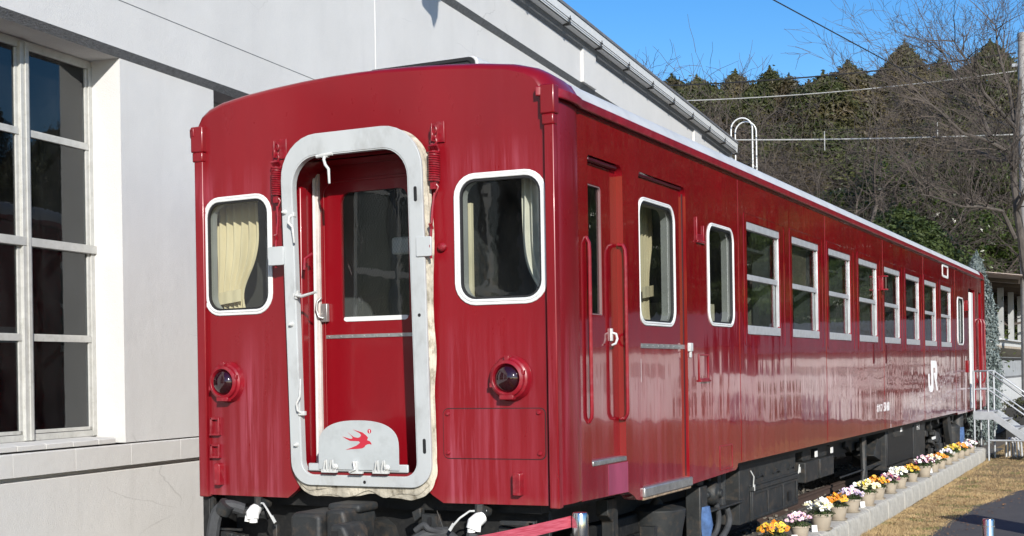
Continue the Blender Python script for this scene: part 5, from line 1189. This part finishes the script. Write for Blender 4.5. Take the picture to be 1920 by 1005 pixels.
skyline = [(1165, 165, 2), (1205, 172, 1), (1238, 158, 0), (1268, 150, 0), (1315, 152, 1), (1352, 172, 2), (1388, 140, 0), (1420, 165, 2), (1452, 134, 1), (1488, 150, 2), (1525, 160, 1), (1552, 146, 2), (1597, 124, 0), (1632, 150, 2), (1660, 138, 1), (1706, 90, 2), (1738, 140, 1), (1772, 118, 0), (1818, 128, 2), (1866, 84, 1), (1905, 120, 2), (1945, 110, 0), (2000, 100, 1), (2060, 120, 2), (2150, 105, 0)]
ordn = ['first', 'second', 'third', 'fourth', 'fifth', 'sixth', 'seventh', 'eighth', 'ninth', 'tenth', 'eleventh', 'twelfth', 'thirteenth', 'fourteenth', 'fifteenth', 'sixteenth', 'seventeenth', 'eighteenth', 'nineteenth', 'twentieth', 'twenty first', 'twenty second', 'twenty third', 'twenty fourth', 'twenty fifth']
for i, (u, v, k_) in enumerate(skyline):
    d_ = 74+5*(hsh(i, 20)-.5)*2; lab = '%s cedar crown from the left along the ridge of the wooded hill' % ordn[i]
    if u == 1706: lab = 'tallest pointed cedar on the skyline, near the middle of the ridge'
    if u == 1866: lab = 'broad topped cedar on the skyline beside the utility pole'
    if u == 1388: lab = 'round topped cedar on the skyline above the ladder hoops'
    put(('cedar_tree', 'tree'), gen_[k_], u, d_, top_h(u, v, d_), 10, lab, 'cedars on the ridge', M_CED if i % 3 else M_CED2, hsh(i, 21)*6, wide=.75+.35*hsh(i, 22))
rg5 = random.Random(21)
for i in range(46):
    u = 1180+rg5.random()*1150; d_ = rg5.uniform(54, 70); v = 175+rg5.random()*110+(70-d_)*5
    put(('cedar_tree', 'tree'), gen_[i % 3], u, d_, max(4, top_h(u, v, d_)), 10, ('olive green' if i % 2 else 'reddish brown')+' cedar on the slope below the ridge line', 'cedars on the slope', M_CED if i % 2 else M_CED2, rg5.random()*6, wide=1.25)
for i in range(15):
    u = 1240+rg5.random()*430; d_ = rg5.uniform(48, 58); v = 300+rg5.random()*130
    put(('scrub_tree', 'tree'), BB, u, d_, max(3, top_h(u, v, d_)), 9, ('brown' if i % 3 == 0 else 'olive green')+' scrubby tree low on the wooded slope', 'scrub trees on the slope', M_BRN if i % 3 == 0 else M_CED, rg5.random()*6, wide=1.1)
for u, v, d_, lab in ((1775, 262, 48, 'dark glossy evergreen left of the leafless limbs'), (1850, 285, 50, 'dark glossy evergreen behind the corrugated roof'), (1915, 260, 51, 'dark glossy evergreen behind the utility pole'), (1815, 375, 45, 'lower dark evergreen above the far carriage end'), (1720, 330, 50, 'dark evergreen left of the bright green bush'), (1990, 310, 56, 'dark evergreen off to the right of the utility pole'), (1620, 330, 50, 'olive evergreen behind the middle of the carriage roof'), (2080, 310, 56, 'far right dark evergreen')):
    put(('evergreen_tree', 'tree'), BA if u % 20 else BB, u, d_, top_h(u, v, d_), 9, lab, None, M_BRD, u*.37, wide=1.0)
put(('bright_conifer', 'tree'), CB, 1692, 38, top_h(1692, 392, 38), 10, 'bright green rounded conifer just above the carriage roof', None, M_LIM, 1, wide=1.3)
for i, (x, y, h_) in enumerate(((6.6, 36.8, 1.2), (9.9, 36.9, 1.5), (12.6, 36.6, 1.7), (3.9, 37, .9))):
    put(('garden_shrub', 'shrub'), BB, 0, 0, h_, 9, '%s dark round shrub from the left in front of the garden wall' % ordn[i], 'shrubs along the garden wall', M_BRD, i, xy=(x, y), wide=.9)
for i in range(34):
    x = 2+1.35*i; y = 58+12*hsh(i, 60); put(('cedar_tree', 'tree'), gen_[i % 3], 0, 0, 10+5*hsh(i, 61), 10, 'tall cedar off to the right beyond the lawn', 'cedars right of the view', M_CED if i % 2 else M_CED2, i, xy=(x+4, y), wide=1.1)
for i in range(12):
    put(('evergreen_tree', 'tree'), BB if i % 2 else BA, 0, 0, 7+2*hsh(i), 9, 'evergreen tree off to the right beyond the lawn', 'evergreens right of the lawn', M_BRD, i, xy=(9+3.2*i, 50+4*hsh(i, 2)), wide=1.1)
# leafless trees
spec = sorted([(0, 1335, 44, 55), (2, 1255, 48, 85), (1, 1405, 46, 70), (1, 1300, 46, 95), (0, 1585, 47, 75), (1, 1670, 45, 80), (2, 1500, 42, 150), (2, 1775, 44, 120), (1, 1450, 40, 230), (0, 1560, 40, 290), (2, 1390, 41, 190), (1, 2010, 42, 60), (3, 1200, 50, 120)], key=lambda t_: t_[1])
for i, (k_, u, d_, v) in enumerate(spec):
    put_bare(k_, u, d_, top_h(u, v, d_), '%s leafless tree from the left, standing before the cedar slope' % ordn[i], rz=i*1.7)
# the big cherry at the right edge: limbs follow their real arcs, twigs grow from them
bx, by = at(1916, 31.5); bigt = thing('cherry_tree', 'large bare cherry tree whose limbs reach left from the right edge', 'tree', (bx, by, 0))
def lp(u, v, d_): x, y = at(u, d_); return Vector((x-bx, y-by, zat(v, d_, u)))
T = MB(); C = MB(); rr_ = random.Random(41)
trunk = [lp(1990, 800, 31.5), lp(1955, 640, 31.5), lp(1925, 500, 31.5), lp(1913, 400, 31.5), lp(1906, 330, 31.5), lp(1913, 240, 31.5), lp(1922, 150, 31.5)]
trunk[0].z = -.1; T.tube(trunk, [.15, .12, .10, .09, .08, .07, .04], 9, cap=False)
limbs = [[lp(1908, 330, 31.5), lp(1893, 285, 31.3), lp(1860, 262, 31), lp(1815, 244, 30.6), lp(1770, 212, 30.2), lp(1740, 185, 30), lp(1715, 160, 30)],
         [lp(1912, 240, 31.5), lp(1880, 205, 31.2), lp(1852, 172, 31), lp(1838, 140, 30.8), lp(1818, 105, 30.6), lp(1795, 70, 30.4)],
         [lp(1908, 450, 31.5), lp(1890, 400, 31.2), lp(1850, 386, 30.8), lp(1800, 382, 30.4), lp(1760, 372, 30), lp(1725, 360, 29.6)],
         [lp(1908, 300, 31.5), lp(1880, 300, 32), lp(1840, 290, 32.8), lp(1800, 270, 33.4), lp(1760, 255, 34)],
         [lp(1915, 220, 31.5), lp(1905, 170, 31.8), lp(1890, 120, 32), lp(1880, 80, 32), lp(1872, 45, 32)],
         [lp(1870, 266, 31.1), lp(1856, 225, 31.3), lp(1845, 190, 31.5), lp(1800, 130, 31.8), lp(1770, 85, 32)],
         [lp(1909, 400, 31.5), lp(1930, 360, 31), lp(1975, 300, 30.5), lp(2010, 220, 30)]]
def twigs(C, p, d, ln, rad, lv):
    pts = [p]; q_ = p.copy(); dd = d.copy(); rs = [rad]
    for i in range(4): dd = (dd+rvec(rr_)*.13+Vector((0, 0, .06))).normalized(); q_ = q_+dd*ln/4; pts.append(q_.copy()); rs.append(max(.0035, rad*(1-.2*(i+1))))
    C.tube(pts, rs, 3 if rad < .02 else 5, cap=False)
    if lv < 3:
        for k_ in range(3):
            i = rr_.randint(1, 4); ax = dd.cross(rvec(rr_)).normalized(); nd = Matrix.Rotation(rr_.uniform(.35, .95), 3, ax)@(pts[i]-pts[i-1]).normalized(); twigs(C, pts[i], nd, ln*rr_.uniform(.5, .75), max(.004, rs[i]*.65), lv+1)
for lb in limbs:
    n_ = len(lb); lb = [p+rvec(rr_)*.04 for p in lb]; T.tube(lb, [.055*(1-.8*i/(n_-1)) for i in range(n_)], 7, cap=False)
    for i in range(1, n_):
        for k_ in range(4):
            f_ = rr_.random(); b3 = lb[i-1].lerp(lb[i], f_); dn = (lb[i]-lb[i-1]).normalized(); ax = dn.cross(rvec(rr_)).normalized(); nd = Matrix.Rotation(rr_.uniform(.4, 1.0), 3, ax)@dn; nd.z = abs(nd.z)*.8+nd.z*.2; twigs(C, b3, nd.normalized(), rr_.uniform(.8, 1.8), .018, 0)
T.build('trunk', BARK, bigt); C.build('crown', TWIG, bigt, smooth=False)
nb_ = thing('path_shadow_board', 'tall grey board added right of the view to shadow the path', 'notice board', (4.96, 6.37, 0), atan2(sd.y, sd.x)+pi/2)  # unseen board added by the path, facing the sun to cast its shadow
MB().box(-.28, .28, -.03, .03, .15, 1.62).build('board', DGR, nb_, bevel=.01); MB().box(-.26, -.21, -.03, .03, 0, .15).build('leg', DGR, nb_); MB().box(.21, .26, -.03, .03, 0, .15).build('leg', DGR, nb_)
tr2 = put(('silver_conifer', 'tree'), conifer(9, 10, 1.5, 24000, .11), 1834, 29.4, 4.3, 10, 'silvery blue conifer behind the far end of the carriage', None, M_SIL, 0, wide=.75)
# undergrowth on the hillside
r = random.Random(77); pts = []
for _ in range(42000):
    x = r.uniform(-35, 45); y = 44+r.random()**.8*40; pts.append((x, y, hill(x, y)+abs(r.gauss(0, .7))*(1+noise.noise(Vector((x*.3, y*.3, 0)))), 0, -.5, .8))
struct(leafcloud(pts, .24, r).build('undergrowth', M_BRN, smooth=False), 'stuff')
# hedge at the end of the lawn
r = random.Random(78); pts = []
for _ in range(9000):
    pts.append((r.uniform(0, 1.3), r.uniform(0, 9), r.random()**.6*.95, 1, -.3, .5))
hg = leafcloud(pts, .045, r).build('hedge', leafm('hedge_leaf', (.03, .04, .015), (.08, .07, .03), sc=3), smooth=False); tag(hg, 'dark clipped hedge in front of the white deck building', 'hedge', None, (1.15, 26.5, 0))
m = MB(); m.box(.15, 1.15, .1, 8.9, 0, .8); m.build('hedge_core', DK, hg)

# ================================================================== POLE AND WIRES
def P(u, v, d_): x, y = at(u, d_); return Vector((x, y, zat(v, d_, u)))
up = P(1930, 62, 34); pl = thing('utility_pole', 'grey concrete utility pole at the right edge', 'utility pole', (up.x, up.y, 0))
MB().tube([(0, 0, -.1), (0, 0, up.z)], [.20, .16], 16).build('shaft', mat('pole_concrete', (.36, .34, .32), .9, var=.2, vs=8), pl)
m = MB(); m.box(-.3, .3, -.05, .05, 9.5, 9.58); m.build('cross_arm', ZINC, pl)
m = MB(); m.box(.2, .55, -.2, .2, 6.9, 7.5); m.build('terminal_box', ALU, pl, bevel=.03)
def wire(a, b2, r_, mt, label, sag=.15):
    a = Vector(a); b2 = Vector(b2); pts = [a+(b2-a)*t/20+Vector((0, 0, -sag*4*(t/20)*(1-t/20))) for t in range(21)]
    m = MB(); m.tube(pts, r_, 5); return tag(m.build('overhead_wire', mt), label, 'wire')
a = P(1462, 0, 21); b2 = P(1915, 247, 33.8); wire(a+(a-b2)*.3, b2, .011, WIR, 'thin black wire crossing the sky diagonally', 0)
wire(P(1215, 162, 36), P(1915, 99, 34), .02, WIR, 'thick black cable sloping gently below the skyline trees')
wire(P(1240, 190, 38), P(1915, 133, 34), .013, WIW, 'pale cable running just under the black one')
wire(P(1300, 262, 38), P(1915, 252, 34), .018, WIW, 'lowest pale cable behind the ladder hoops', .05)
wire(P(1560, 243, 38), P(1915, 226, 34), .008, WIR, 'thin cable above the lowest pale one', .05)
for u, v0, v1 in ((1553, 246, 282), (1765, 228, 256)):
    m = MB(); m.tube([P(u, v0, 36), P(u, v1, 36)], .013, 5); tag(m.build('cable_spacer', WIW), 'short pale vertical spacer on the cables, %s one' % ('left' if u < 1600 else 'right'), 'cable spacer')
